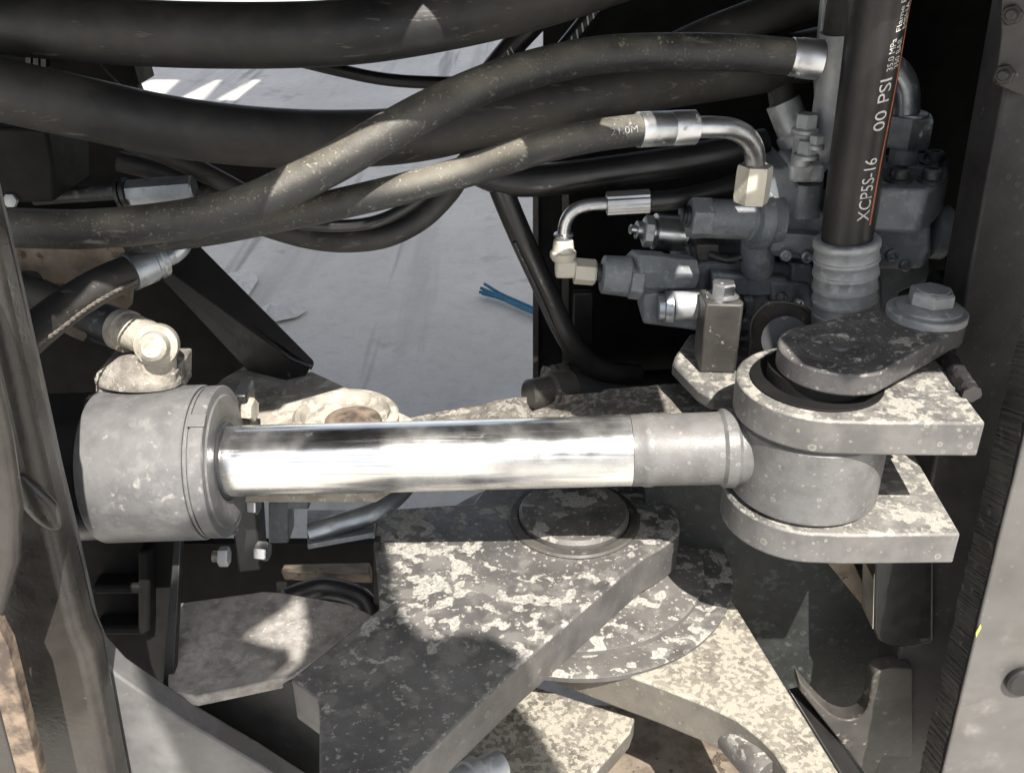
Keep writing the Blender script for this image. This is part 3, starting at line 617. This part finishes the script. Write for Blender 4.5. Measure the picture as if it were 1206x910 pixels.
for lab, q in (('upper of two slim hoses crossing under the second thick hose at left', [(150, 166, .16), (185, 178, .16), (230, 198, .15), (290, 230, .14), (330, 252, .14)]), ('lower of two slim hoses crossing under the second thick hose at left', [(140, 190, .17), (190, 203, .17), (240, 222, .16), (300, 250, .15)])):
    hose('slim_hose', lab, q, 12, 'rubber', 18)
hose('strap_hose', 'thin flat black hose in front of the far concrete below the top hose', [(330, 66, .3), (400, 83, .3), (450, 93, .3), (500, 97, .3), (560, 97, .3), (620, 90, .3)], 7.5, 'rubber_clean', 16)
Ha, Fa, ra_, Ta = hose('printed_hose', 'black hose with white print behind the crossing hose near top centre', [(520, 160, .24), (560, 108, .24), (597, 62, .24), (640, 15, .24), (690, -40, .24)], 14, 'rubber_clean', 20)
b = B(); letter(b, Fa, '53 16V/', .062, .045, .008, R(35), ra_, False); obj('lettering', b, 'print_white', Ta)
Hb, Fb, rb_, Tb = hose('printed_hose', 'black hose with dotted white braid print right beside the other printed one', [(590, 130, .26), (650, 72, .26), (682, 35, .26), (712, -5, .26), (740, -50, .26)], 10, 'rubber_clean', 18)
b = B(); letter(b, Fb, '//////////', .075, .075, .006, R(30), rb_); obj('lettering', b, 'print_white', Tb)
hose('far_hose', 'thick grey hose slanting up behind the steel ferrule at top right', [(740, 90, .26), (830, 48, .26), (900, 20, .26), (1000, -25, .26)], 25, 'rubber', 24)
hose('shaded_hose', 'very dark hose running level in the shade under the elbowed hose', [(545, 190, .2), (590, 210, .2), (640, 212, .2), (720, 202, .21), (800, 190, .22), (900, 170, .24)], 19, 'rubber_clean', 24)
H8, F8, r8, _ = hose('glossy_hose', 'glossy black hose curving down past the upright in the middle', [(572, 170, .2), (590, 222, .2), (612, 275, .2), (638, 332, .2), (662, 385, .2), (683, 418, .21), (708, 436, .22), (750, 442, .24)], 13.5, 'rubber_clean', 22)
hose('thin_cable', 'thin black cable following the glossy hose on its left', [(606, 285, .19), (630, 335, .19), (650, 380, .19), (672, 425, .2)], 3, 'rubber_clean', 10)
# upper-left fitting
UF = thing('pipe_coupling', 'dark blue shiny pipe coupling in the shade at left', 'pipe coupling', W(150, 228, y=.12))
b = B(); turnp(b, (40, 233, .14), (142, 226, .14), [(0, 9), (1, 9)], 22); obj('pipe', b, 'bolt_black', UF)
b = B(); turnp(b, (139, 229, .13), (152, 227, .13), [(0, 14), (.1, 17), (.4, 17), (.45, 14), (.55, 14), (.6, 18), (.95, 18), (1, 15)], 24); obj('collar', b, 'black_paint', UF)
b = B(); turnp(b, (151, 227, .13), (229, 221, .13), [(0, 14), (.02, 15.5), (.97, 15.5), (1, 13)], 8, .2); obj('coupling_body', b, 'valve_steel', UF)
# ---------------------------------------------------------------- middle background: upright and dark bulkhead
UP = thing('upright_post', 'black upright channel post standing before the concrete', 'post', W(650, 470, y=.32))
b = B(); boxp(b, 628, 222, 671, 520, .33, .03); obj('web', b, 'black_matte', UP)
b = B(); boxp(b, 628, 222, 634, 520, .318, .01); obj('flange', b, 'bracket_brown', UP)
b = B(); boxp(b, 662, 215, 670, 520, .318, .01); obj('flange', b, 'bracket_brown', UP)
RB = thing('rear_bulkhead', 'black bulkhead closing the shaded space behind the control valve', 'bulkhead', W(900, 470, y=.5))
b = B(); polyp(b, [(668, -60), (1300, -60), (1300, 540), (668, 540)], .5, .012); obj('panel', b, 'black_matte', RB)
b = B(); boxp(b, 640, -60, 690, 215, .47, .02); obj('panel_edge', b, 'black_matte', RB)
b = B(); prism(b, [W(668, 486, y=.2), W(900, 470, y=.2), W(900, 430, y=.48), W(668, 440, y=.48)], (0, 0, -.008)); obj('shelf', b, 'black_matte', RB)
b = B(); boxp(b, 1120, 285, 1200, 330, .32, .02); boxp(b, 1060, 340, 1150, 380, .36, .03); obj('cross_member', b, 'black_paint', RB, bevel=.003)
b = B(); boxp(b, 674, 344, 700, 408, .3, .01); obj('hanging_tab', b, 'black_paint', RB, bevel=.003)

# ---------------------------------------------------------------- control valve
V = thing('control_valve', 'dusty blue-grey hydraulic control valve block with cartridges and bolts', 'control valve', W(900, 440, y=.2))
def vp(name, m, f, bevel=0, **k):
    b = B(); f(b); return obj(name, b, m, V, bevel=bevel, **k)
# lower body
vp('lower_body', 'valve_iron', lambda b: polyp(b, [(805, 318), (830, 308), (900, 308), (960, 318), (1040, 330), (1040, 400), (900, 405), (800, 380)], .21, .09), .004)
vp('lower_body_rib', 'valve_iron', lambda b: polyp(b, [(838, 322), (928, 328), (924, 348), (862, 350), (838, 345)], .195, .02), .003)
vp('lower_body_step', 'valve_iron', lambda b: (boxp(b, 866, 352, 890, 372, .19, .03), boxp(b, 862, 376, 884, 392, .185, .03), boxp(b, 864, 398, 886, 414, .19, .03)), .003)
vp('side_lug', 'valve_iron', lambda b: boxp(b, 932, 312, 958, 342, .2, .03), .003)
# elbow adapter cartridge
vp('spool_cap', 'valve_iron', lambda b: turnp(b, (708, 323, .17), (743, 326, .17), [(0, 19), (.06, 22.5), (.92, 24), (1, 21)], 36))
vp('spool_housing', 'valve_iron', lambda b: turnp(b, (742, 320, .17), (812, 324, .19), [(0, 24), (.02, 26), (.5, 26), (.55, 24), (1, 24)], 8, .39), .002)
vp('spool_hex', 'valve_iron', lambda b: turnp(b, (741, 331, .162), (757, 333, .162), [(0, 19), (.1, 21), (.9, 21), (1, 19)], 6, .2), .001)
vp('solenoid_block', 'valve_iron', lambda b: polyp(b, [(757, 345), (806, 345), (832, 352), (832, 392), (805, 388), (757, 382)], .165, .05), .003)
vp('solenoid_ring', 'valve_steel', lambda b: turnp(b, (774, 362, .158), (792, 362, .158), [(0, 14), (.05, 17), (.4, 17), (.45, 20), (.95, 20), (1, 17)], 30))
vp('solenoid_tube', 'zinc_dusty', lambda b: turnp(b, (791, 360, .158), (830, 358, .165), [(0, 15), (.04, 17), (1, 17)], 30))
# mid cartridge
vp('cartridge', 'zinc', lambda b: turnp(b, (741, 270, .22), (822, 277, .23), [(0, 4), (.02, 6), (.09, 6), (.095, 8), (.1, 10.5), (.19, 10.5), (.2, 13), (.22, 16.5), (.33, 16.5), (.345, 15), (.36, 21), (.78, 21.5), (.79, 14), (1, 14)], 30))
vp('cartridge_hex', 'zinc_dusty', lambda b: turnp(b, (758, 272, .219), (769, 273, .219), [(0, 17), (.1, 19), (.9, 19), (1, 17)], 6, .3))
# upper cartridge
vp('relief_body', 'valve_iron', lambda b: turnp(b, (830, 257, .16), (888, 259, .17), [(0, 20), (.03, 23), (.85, 23.5), (.87, 25.5), (1, 25.5)], 34))
vp('relief_hex', 'valve_iron', lambda b: turnp(b, (811, 256, .158), (836, 257, .16), [(0, 23), (.06, 25), (.94, 25), (1, 23)], 6, .52), .001)
vp('relief_stud', 'bolt_black', lambda b: turnp(b, (803, 254, .158), (812, 255, .158), [(0, 8), (.2, 10), (.5, 10), (.55, 13), (1, 13)], 20))
vp('relief_flange', 'valve_iron', lambda b: turnp(b, (884, 259, .17), (914, 260, .175), [(0, 30), (.05, 34), (.5, 35), (.55, 31), (1, 31)], 36))
vp('relief_neck', 'valve_iron', lambda b: turnp(b, (892, 320, .19), (893, 275, .18), [(0, 18), (.1, 20), (1, 20)], 12))
vp('relief_foot', 'bracket_brown', lambda b: boxp(b, 820, 288, 848, 308, .2, .03), .002)
# upper body
vp('upper_body', 'valve_iron', lambda b: polyp(b, [(896, 208), (906, 196), (922, 200), (930, 192), (940, 215), (966, 250), (1000, 262), (1098, 262), (1098, 303), (1085, 318), (1030, 318), (908, 302), (896, 280)], .17, .11), .005, )
vp('front_ledge', 'valve_iron', lambda b: polyp(b, [(908, 274), (968, 278), (968, 301), (908, 297)], .155, .02), .002)
vp('right_body', 'valve_iron', lambda b: polyp(b, [(1030, 224), (1096, 222), (1097, 296), (1086, 316), (1030, 316)], .15, .09), .004)
ZT = W(1060, 224, y=.15).z+.01
vp('top_casting', 'valve_iron', lambda b: platep(b, [(1034, 222), (1092, 224), (1104, 218), (1119, 204), (1118, 190), (1090, 179), (1034, 182)], ZT, .04), .004)
vp('port_plug', 'valve_iron', lambda b: turnp(b, (1094, 272, .19), (1117, 274, .19), [(0, 30), (.05, 32), (.7, 32), (.9, 29), (1, 26)], 32))
vp('tie_rod', 'bolt_black', lambda b: turnp(b, (1116, 292, .2), (1160, 296, .2), [(0, 9), (.3, 9), (.32, 12), (1, 12)], 18))
for x, y in ((1060, 190), (1099, 193), (1058, 213), (1096, 214)):
    P0 = W(x, y, z=ZT); s0 = S(1, P0)
    vp('cap_bolt', 'bolt_black', lambda b: (lathe(b, P0, Vector((0, 0, 1)), [(0, 16*s0), (.002, 16*s0), (.0035, 12*s0)], 24), lathe(b, P0, Vector((0, 0, 1)), [(.002, 11.5*s0), (.010, 11.5*s0), (.012, 9.5*s0), (.012, 6*s0), (.006, 6*s0), (.006, 0)], 24)))
vp('top_plug', 'valve_iron', lambda b: lathe(b, W(1078, 202, z=ZT), Vector((0, 0, 1)), [(0, .012), (.002, .012), (.003, .008), (.001, .006), (.001, 0)], 24))
# round port tower with split flange
P = W(949, 258, y=.165)
vp('port_tower', 'valve_iron', lambda b: lathe(b, P+Vector((0, .02, 0)), Vector((0, 0, 1)), [(0, S(27, P)), (S(10, P), S(23, P)), (S(38, P), S(22, P)), (S(40, P), 0)], 32))
vp('flange_pad', 'zinc_dusty', lambda b: boxp(b, 930, 192, 972, 216, .165, .05), .004)
# core and smaller pieces that close the gaps
vp('core', 'valve_iron', lambda b: polyp(b, [(812, 268), (900, 262), (1098, 270), (1098, 330), (1060, 345), (1040, 410), (860, 420), (826, 380), (812, 330)], .235, .08), .004)
vp('side_cover', 'valve_iron', lambda b: polyp(b, [(905, 330), (956, 336), (960, 372), (910, 366)], .192, .03), .004)
vp('pilot_line', 'bolt_black', lambda b: tube(b, [W(836, 300, y=.2), W(860, 306, y=.19), W(884, 300, y=.185), W(905, 306, y=.19)], S(5, W(860, 306, y=.19)), 12))
for x, y, d in ((925, 300, .15), (950, 302, .15), (1066, 312, .148), (1050, 300, .148), (920, 350, .19), (940, 356, .19)):
    P0 = W(x, y, y=d); vp('plug_screw', 'valve_steel', lambda b: lathe(b, P0, Vector((0, -1, 0)), [(-.004, .0055), (.003, .0055), (.004, .0045), (.004, .003), (.001, .0025), (.001, 0)], 16))
vp('pressure_line', 'bolt_black', lambda b: tube(b, [W(1100, 330, y=.22), W(1130, 326, y=.24), W(1180, 330, y=.26)], S(10, W(1130, 326, y=.24)), 14))
vp('solenoid_coil', 'bolt_black', lambda b: turnp(b, (836, 362, .19), (868, 364, .2), [(0, 19), (.1, 22), (.9, 22), (1, 19)], 24))
# split flange fitting with its bolts, hose and ferrule behind the printed hose
SF = thing('flange_hose', 'grey split-flange fitting and hose standing behind the printed black hose', 'hydraulic hose', W(955, 192, y=.18))
b = B(); tube(b, [W(955, 196, y=.19), W(972, 150, y=.185), W(980, 100, y=.18), W(986, 38, y=.175)], S(19, W(975, 100, y=.18)), 30); obj('ferrule', b, 'zinc_dusty', SF)
b = B(); prism(b, [W(961, 96, y=.2), W(971, -20, y=.2), W(990, -20, y=.2), W(985, 200, y=.2), W(966, 200, y=.2)], (0, .01, 0)); obj('flat_bar', b, 'zinc_dusty', SF, bevel=.001)
b = B(); tube(b, [W(986, 44, y=.175), W(992, 0, y=.17), W(1002, -50, y=.16)], S(17, W(986, 40, y=.175)), 26); obj('hose_tube', b, 'rubber', SF)
for x, y, d, s in ((948, 156, .165, 1.05), (949, 186, .155, 1.), (960, 175, .15, .7)):
    b = B(); P = W(x, y, y=d); lathe(b, P, Vector((0, 0, 1)), [(0, S(15*s, P)), (.003, S(15*s, P)), (.005, S(11*s, P)), (.005, 0)], 28)
    hexa(b, P+Vector((0, 0, .003)), Vector((0, 0, 1)), S(12.5*s, P), S(17*s, P), .3); fb = obj('flange_bolt', b, 'zinc_dusty', SF)
    if s > 1:
        b = B(); cyl(b, P-Vector((0, 0, .03)), P, S(12, P), 24); obj('bolt_sleeve', b, 'zinc_dusty', fb)
b = B(); turnp(b, (944, 176, .22), (922, 120, .23), [(0, 20), (.1, 20), (.14, 23), (.35, 23), (.4, 20), (1, 20)], 30); obj('flange_collar', b, 'zinc_dusty', SF)
b = B(); tube(b, [W(925, 130, y=.23), W(922, 100, y=.24), W(935, 80, y=.25)], S(17, W(925, 130, y=.23)), 24); obj('collar_hose', b, 'rubber', SF)

# right elbow with the big nut
RE = thing('elbow_pipe', 'bent steel pipe with large hexagonal nut on the right of the valve', 'pipe fitting', W(1066, 172, y=.2))
ep = [W(1066, 140, y=.2), W(1067, 118, y=.2), W(1064, 98, y=.2), W(1052, 82, y=.2), W(1030, 74, y=.2), W(1000, 70, y=.2)]
b = B(); tube(b, ep, S(16, ep[1]), 28); obj('elbow', b, 'valve_steel', RE)
b = B(); P = W(1066, 172, y=.2); hexa(b, P, Vector((0, 0, 1)), S(28, P), S(36, P), .25, .06); obj('nut', b, 'valve_steel', RE)
b = B(); lathe(b, P+Vector((0, 0, S(36, P))), Vector((0, 0, 1)), [(0, S(20, P)), (.002, S(20, P)), (.003, S(17, P))], 28); obj('collar', b, 'valve_steel', RE)
b = B(); cyl(b, P-Vector((0, 0, .03)), P, S(16, P), 24); obj('stub', b, 'valve_iron', RE)
# small tube fitting at the left of the valve
TF = thing('small_elbow_hose', 'small bright elbow tube with fluted ferrule and pale nut left of the valve', 'hydraulic hose', W(663, 330, y=.17))
tp = [W(664, 292, y=.17), W(664, 276, y=.17), W(667, 260, y=.17), W(676, 248, y=.17), W(692, 242, y=.17), W(716, 240, y=.17)]
b = B(); tube(b, tp, S(7.6, tp[1]), 22); obj('elbow', b, 'zinc', TF)
b = B(); P = W(714, 240, y=.17); Q = W(766, 237, y=.17); nseg = 36; L = (Q-P).length
a, u, v = frame_of(Q-P); rings = []
for t, k in ((0, .8), (.02, 1), (.97, 1), (1, .82)):
    rings.append([b.verts.new(P+a*(t*L)+(u*math.cos(2*math.pi*i/nseg)+v*math.sin(2*math.pi*i/nseg))*S(14.2, P)*k*(1 if i % 4 else .92)) for i in range(nseg)])
for A, C in zip(rings, rings[1:]):
    for i in range(nseg): b.faces.new((A[i], A[(i+1) % nseg], C[(i+1) % nseg], C[i]))
b.faces.new(rings[0][::-1]); b.faces.new(rings[-1]); obj('ferrule', b, 'zinc', TF, ang=20)
b = B(); tube(b, [W(762, 238, y=.17), W(800, 234, y=.175), W(850, 222, y=.19), W(900, 205, y=.21)], S(12, P), 22); obj('hose_tube', b, 'rubber_clean', TF)
b = B(); P = W(663, 306, y=.17); lathe(b, P, Vector((0, 0, 1)), [(0, S(13, P)), (S(4, P), S(15.5, P)), (S(10, P), S(15.5, P)), (S(12, P), S(13, P)), (S(24, P), S(11.5, P)), (S(26, P), S(9, P))], 12); obj('nut', b, 'brass_pale', TF)
b = B(); lathe(b, P+Vector((0, 0, S(27, P))), Vector((0, 0, 1)), [(0, S(10, P)), (.002, S(11.5, P)), (.004, S(11.5, P)), (.005, S(8, P))], 24); obj('nut_collar', b, 'zinc', TF)
b = B(); boxp(b, 654, 308, 680, 329, .16, .02); obj('adapter_elbow', b, 'brass_pale', TF, bevel=.003)
b = B(); turnp(b, (676, 319, .17), (702, 321, .17), [(0, 13), (.05, 15.5), (.9, 15.5), (1, 13)], 6, .3); obj('adapter_nut', b, 'brass_pale', TF)
b = B(); turnp(b, (701, 321, .17), (712, 322, .17), [(0, 9), (.2, 11), (.8, 11), (1, 9)], 20); obj('adapter_neck', b, 'bolt_black', TF)

# bolted spacer and foot in front of the valve
SB = thing('valve_mount', 'brown square spacer with flanged bolt on a dusty foot plate', 'bracket', W(845, 440, y=.12))
fz = W(845, 432, y=.13).z
b = B(); prism(b, [W(x, y, z=fz) for x, y in ((792, 427), (795, 418), (812, 393), (850, 388), (905, 392), (912, 430), (890, 458), (872, 467), (838, 468), (822, 458))], (0, 0, -.014)); obj('foot_plate', b, 'clevis_paint', SB, bevel=.003)
b = B(); P = W(843, 432, z=fz); w = S(22, P); h = W(843, 352, y=P.y).z-fz
prism(b, [P+Vector((-w, -.012, 0)), P+Vector((w*.86, -.014, 0)), P+Vector((w, -.006, 0)), P+Vector((w, .024, 0)), P+Vector((-w, .024, 0))], (0, 0, h)); obj('spacer', b, 'bracket_brown', SB, bevel=.002)
b = B(); T = P+Vector((0, .004, h)); lathe(b, T, Vector((0, 0, 1)), [(0, .0155), (.0025, .0155), (.004, .012), (.004, 0)], 30); hexa(b, T+Vector((0, 0, .003)), Vector((0, 0, 1)), .0115, .0125, .4); obj('flange_bolt', b, 'zinc', SB)
b = B(); c = [(884, 400), (886, 378), (900, 361), (915, 357), (940, 360), (956, 372), (960, 400)]
polyp(b, c+[(960, 430), (880, 430)], .125, .01); obj('guard_plate', b, 'bracket_brown', SB, bevel=.001)
b = B(); tube(b, [W(x, y-1, y=.124) for x, y in c], .0016, 8, 8); obj('guard_rim', b, 'bracket_brown', SB)
b = B(); turnp(b, (925, 395, .115), (925, 400, .08), [(0, 26), (.3, 27), (1, 27)], 30); obj('guard_bush', b, 'bolt_black', SB)

# ---------------------------------------------------------------- printed upright hose
XP = [W(1062, -120, y=.06), W(1048, -50, y=.07), W(1036, 0, y=.08), W(1022, 100, y=.1), W(1008, 195, y=.115), W(997, 285, y=.12), W(994, 330, y=.12), W(993, 380, y=.12)]
XH = thing('printed_large_hose', 'upright black hose with white print and orange stripe in ribbed grey ferrule', 'hydraulic hose', XP[-1])
xr = S(32.5, XP[3]); b = B(); tube(b, XP[:7], xr, 40, 14); XT = obj('hose_tube', b, 'rubber_print', XH)
FX = frames(spline(XP[::-1], 14), Vector((0, -1, 0)))      # runs upward
DX = [0]
for a, c in zip(FX, FX[1:]): DX.append(DX[-1]+(c[0]-a[0]).length)
def dist_at(py):
    best = min(range(len(FX)), key=lambda i: abs(proj_y(FX[i][0])-py)); return DX[best]
def proj_y(P):
    v = P-CAM; return 455-(v.y*SP+v.z*CP)/(v.y*CP-v.z*SP)*FPX
b = B(); F = FX; L0 = []
for i in range(len(F)):
    py = proj_y(F[i][0])
    if py > 258 or py < -60: continue
    th = .55+.5*(258-py)/258; row = []
    for k in range(3):
        an = th+(k-1)*.05; row.append(b.verts.new(F[i][0]+(F[i][2]*math.cos(an)+F[i][3]*math.sin(an))*(xr+.0003)))
    L0.append(row)
for a, c in zip(L0, L0[1:]):
    for k in range(2): b.faces.new((a[k], a[k+1], c[k+1], c[k]))
obj('stripe', b, 'print_orange', XT)
px = S(1, XP[4])
for s, y0, ln, h, th in (('XCP5S-16', 248, 74, 15, .2), ('00 PSI', 141, 57, 14.5, .3), ('35.0 MPa', 72, 33, 7.5, .36), ('350 BAR', 73, 31, 7.5, .66), ('Flame Re', 25, 40, 7, .5), ('MSHA 20', 26, 40, 7.5, .8)):
    b = B(); letter(b, FX, s, dist_at(y0), ln*px*1.1, h*px, th, xr); obj('lettering', b, 'print_white', XT)
b = B(); P = XP[5]+(XP[5]-XP[4]).normalized()*-.004; axd = (XP[7]-XP[5]).normalized(); pr = []
s = S(1, P); L = (XP[7]-P).length+.02
pr = [(0, 33*s), (0, 36*s), (.002, 38.5*s)]
z = .006
for k in range(5):
    pr += [(z+.001, 38.5*s), (z+.0022, 36.8*s), (z+.0105, 37.3*s), (z+.0112, 38.6*s), (z+.0135, 38.6*s)]; z += .0132
pr += [(L-.004, 38*s), (L, 36*s)]
lathe(b, P, axd, pr, 48); obj('ferrule', b, 'zinc_dusty', XH, ang=50)

# small bolted strip at the top right
TB = thing('bolted_strip', 'small dark strip with two bolts at the top right corner', 'bracket', W(1185, 105, y=.08))
b = B(); polyp(b, [(1180, -30), (1225, -30), (1215, 116), (1196, 110), (1174, 100), (1174, 92), (1180, 40)], .085, .008); obj('strip_plate', b, 'bracket_brown', TB, bevel=.001)
for x, y in ((1193, 18), (1184, 88)):
    b = B(); P = W(x, y, y=.085); d = Vector((-.55, -.8, .1)); hexa(b, P, d, S(12, P), S(11, P), .3); nt_ = obj('nut', b, 'bracket_brown', TB)
    b = B(); lathe(b, P+d.normalized()*S(10, P), d, [(0, S(6.5, P)), (S(10, P), S(6.5, P)), (S(11.5, P), S(4.5, P))], 18); obj('stud', b, 'bracket_brown', nt_)
wr = thing('thin_wire', 'thin pale wire between the two thick hoses at upper left', 'wire', W(115, 70, y=.2))
b = B(); tube(b, [W(108, 62, y=.22), W(122, 80, y=.2), W(142, 100, y=.19)], .0008, 6); obj('strand', b, 'cord', wr)
# fittings at the bottom edge
BF = thing('bottom_fitting', 'grey round fitting with grooves at the bottom edge below the hinge plate', 'pipe fitting', W(540, 925, y=-.16))
b = B(); turnp(b, (505, 950, -.17), (588, 900, -.12), [(0, 22), (.3, 22), (.32, 25), (.45, 25), (.47, 22), (.55, 22), (.57, 26), (.7, 26), (.72, 20), (1, 20)], 32); obj('fitting_body', b, 'zinc_dusty', BF)

# ---------------------------------------------------------------- unseen sun blockers added above the opening, and machine bodies beside it
HZ = .5
CB = thing('overhead_blockers', 'unseen sun blockers added above the steering joint', 'machine canopy', (0, .4, HZ))
edge = [(-1.3, -.32), (-.262, -.315), (-.25, -.268), (-.19, -.262), (-.18, -.272), (-.125, -.255), (-.113, -.215), (-.11, -.2), (-.05, -.169), (-.01, -.162), (.055, -.157), (.064, -.18), (.085, -.205), (.165, -.26), (.178, -.285), (.255, -.285),
        (.255, -.19), (.232, -.177), (.24, -.155), (.285, -.163), (.3, -.2), (.325, -.264), (.298, -.29), (.305, -.338), (.335, -.36), (.378, -.34), (.43, -.312), (.5, -.31), (1.3, -.31)]
holes = [[(.112, -.15), (.118, -.11), (.15, -.113), (.16, -.145), (.14, -.155)],
         [(.285, -.097), (.28, -.083), (.305, -.064), (.327, -.059), (.327, -.077), (.3, -.091)],
         [(-.055, -.062), (-.037, -.02), (-.01, -.045), (-.016, -.06)],
         [(-.09, -.166), (-.088, -.155), (-.05, -.154), (-.045, -.161)],
         [(.245, -.113), (.248, -.101), (.29, -.096), (.292, -.105)],
         [(.236, -.146), (.24, -.13), (.262, -.126), (.266, -.139)]]
b = B(); prism(b, [(x, y, HZ) for x, y in edge]+[(1.3, .62, HZ), (-1.3, .62, HZ)], (0, 0, .005), [[(x, y, HZ) for x, y in h] for h in holes])
obj('sun_mask', b, 'black_paint', CB)  # added plate, its edge and holes shaped to place the sun patches
for sx in (-.95, 1.05):
    b = B(); boxw(b, (sx-.04, .5, HZ), (sx+.04, .58, 4.1)); obj('blocker_post', b, 'cab_paint', CB, bevel=.01)
b = B(); boxw(b, (-1.3, -2.15, 4.1), (1.15, .73, 4.16)); obj('sun_blocker', b, 'cab_paint', CB, bevel=.01)  # slabs added unseen to keep the ground behind in shade
b = B(); boxw(b, (-.43, .74, 4.1), (1.1, 1.28, 4.16)); obj('sun_blocker', b, 'cab_paint', CB, bevel=.01)
b = B(); boxw(b, (-1.4, 1.29, 4.1), (1.8, 4.6, 4.16)); obj('sun_blocker', b, 'cab_paint', CB, bevel=.01)
for x0, x1 in ((-.60, -.54), (-.83, -.74), (-1.3, -1.1)):
    b = B(); prism(b, [(x0, .735, 4.1), (x1, .735, 4.1), (x1+.06, 1.285, 4.1), (x0-.05, 1.285, 4.1)], (0, 0, .05)); obj('blocker_slat', b, 'cab_paint', CB)  # slats added to split the sun patches on the far ground
b = B(); boxw(b, (-2.2, -.05, GZ+.25), (-.72, .75, HZ-.01)); obj('body_shell', b, 'black_paint', FF, bevel=.02)
b = B(); boxw(b, (.72, .02, GZ+.25), (2.2, .75, HZ-.01)); obj('body_shell', b, 'black_paint', RF, bevel=.02)

# ---------------------------------------------------------------- the photographer, whose shadow falls into the joint
PR = thing('person', 'person in dark clothes leaning in to photograph the joint', 'person', (0, -1.0, GZ))
def skin(name, verts, edges, m, root=0):
    me = bpy.data.meshes.new(name); base = Vector((0, -1.0, GZ))
    me.from_pydata([Vector(v[:3])-base for v in verts], edges, []); me.materials.append(MAT[m])
    o = bpy.data.objects.new(name, me); COL.objects.link(o); o.parent = PR
    mo = o.modifiers.new('skin', 'SKIN'); mo.use_smooth_shade = True
    for i, v in enumerate(verts): me.skin_vertices[0].data[i].radius = (v[3], v[4] if len(v) > 4 else v[3])
    me.skin_vertices[0].data[root].use_root = True
    s = o.modifiers.new('sub', 'SUBSURF'); s.levels = 1; s.render_levels = 1
    return o
bv = [(.11, -1.0, .3, .13, .1), (.11, -.98, .56, .12, .09), (.11, -.96, .84, .125, .09), (.104, -.95, 1.04, .046), (.103, -.95, 1.1, .046), (.103, -.94, 1.16, .052, .07), (.103, -.94, 1.24, .05, .055),
      (.215, -.955, .985, .05), (.25, -.95, .72, .04), (.2, -.86, .56, .034), (.11, -.79, .46, .026),
      (.005, -.95, .915, .048), (-.072, -.91, .995, .05), (-.005, -.905, 1.06, .036), (.045, -.9, 1.1, .03),
      (.18, -1.02, .15, .085), (.19, -1.0, -.2, .06), (.19, -1.05, -.52, .045), (.19, -.96, -.565, .035),
      (.03, -1.02, .15, .085), (.01, -1.0, -.2, .06), (.01, -1.05, -.52, .045), (.01, -.96, -.565, .035)]
be = [(0, 1), (1, 2), (2, 3), (3, 4), (4, 5), (5, 6), (2, 7), (7, 8), (8, 9), (9, 10), (2, 11), (11, 12), (12, 13), (13, 14), (0, 15), (15, 16), (16, 17), (17, 18), (0, 19), (19, 20), (20, 21), (21, 22)]
skin('body', bv, be, 'cloth')
def hand(c, d, side):
    vs = [(*c, .024, .014)]; es = []; c = Vector(c); d = Vector(d).normalized(); s = Vector(side).normalized(); nrm = d.cross(s)
    vs.append((*(c+d*.045), .03, .013)); es.append((0, 1))
    for k, l in zip((-1.5, -.5, .5, 1.5), (.06, .07, .066, .05)):
        p = c+d*.065+s*.019*k; i = len(vs); vs += [(*p, .009), (*(p+d*l*.5+nrm*.012), .0085), (*(p+d*l*.85+nrm*.035), .0075)]; es += [(1, i), (i, i+1), (i+1, i+2)]
    i = len(vs); vs += [(*(c+d*.02-s*.032), .010), (*(c+d*.05-s*.05+nrm*.015), .009), (*(c+d*.075-s*.05+nrm*.03), .008)]; es += [(0, i), (i, i+1), (i+1, i+2)]
    return vs, es
skin('hand', *hand((.11, -.79, .46), (-.6, .3, .1), (0, .5, -.8)), 'skin')
skin('hand', *hand((.045, -.9, 1.1), (.7, .1, .5), (0, 1, 0)), 'skin')
b = B(); boxw(b, (-.06, -.748, .4), (.09, -.74, .474)); obj('smartphone', b, 'black_paint', bevel=.004, label='black phone held level in the right hand of the person', cat='phone')
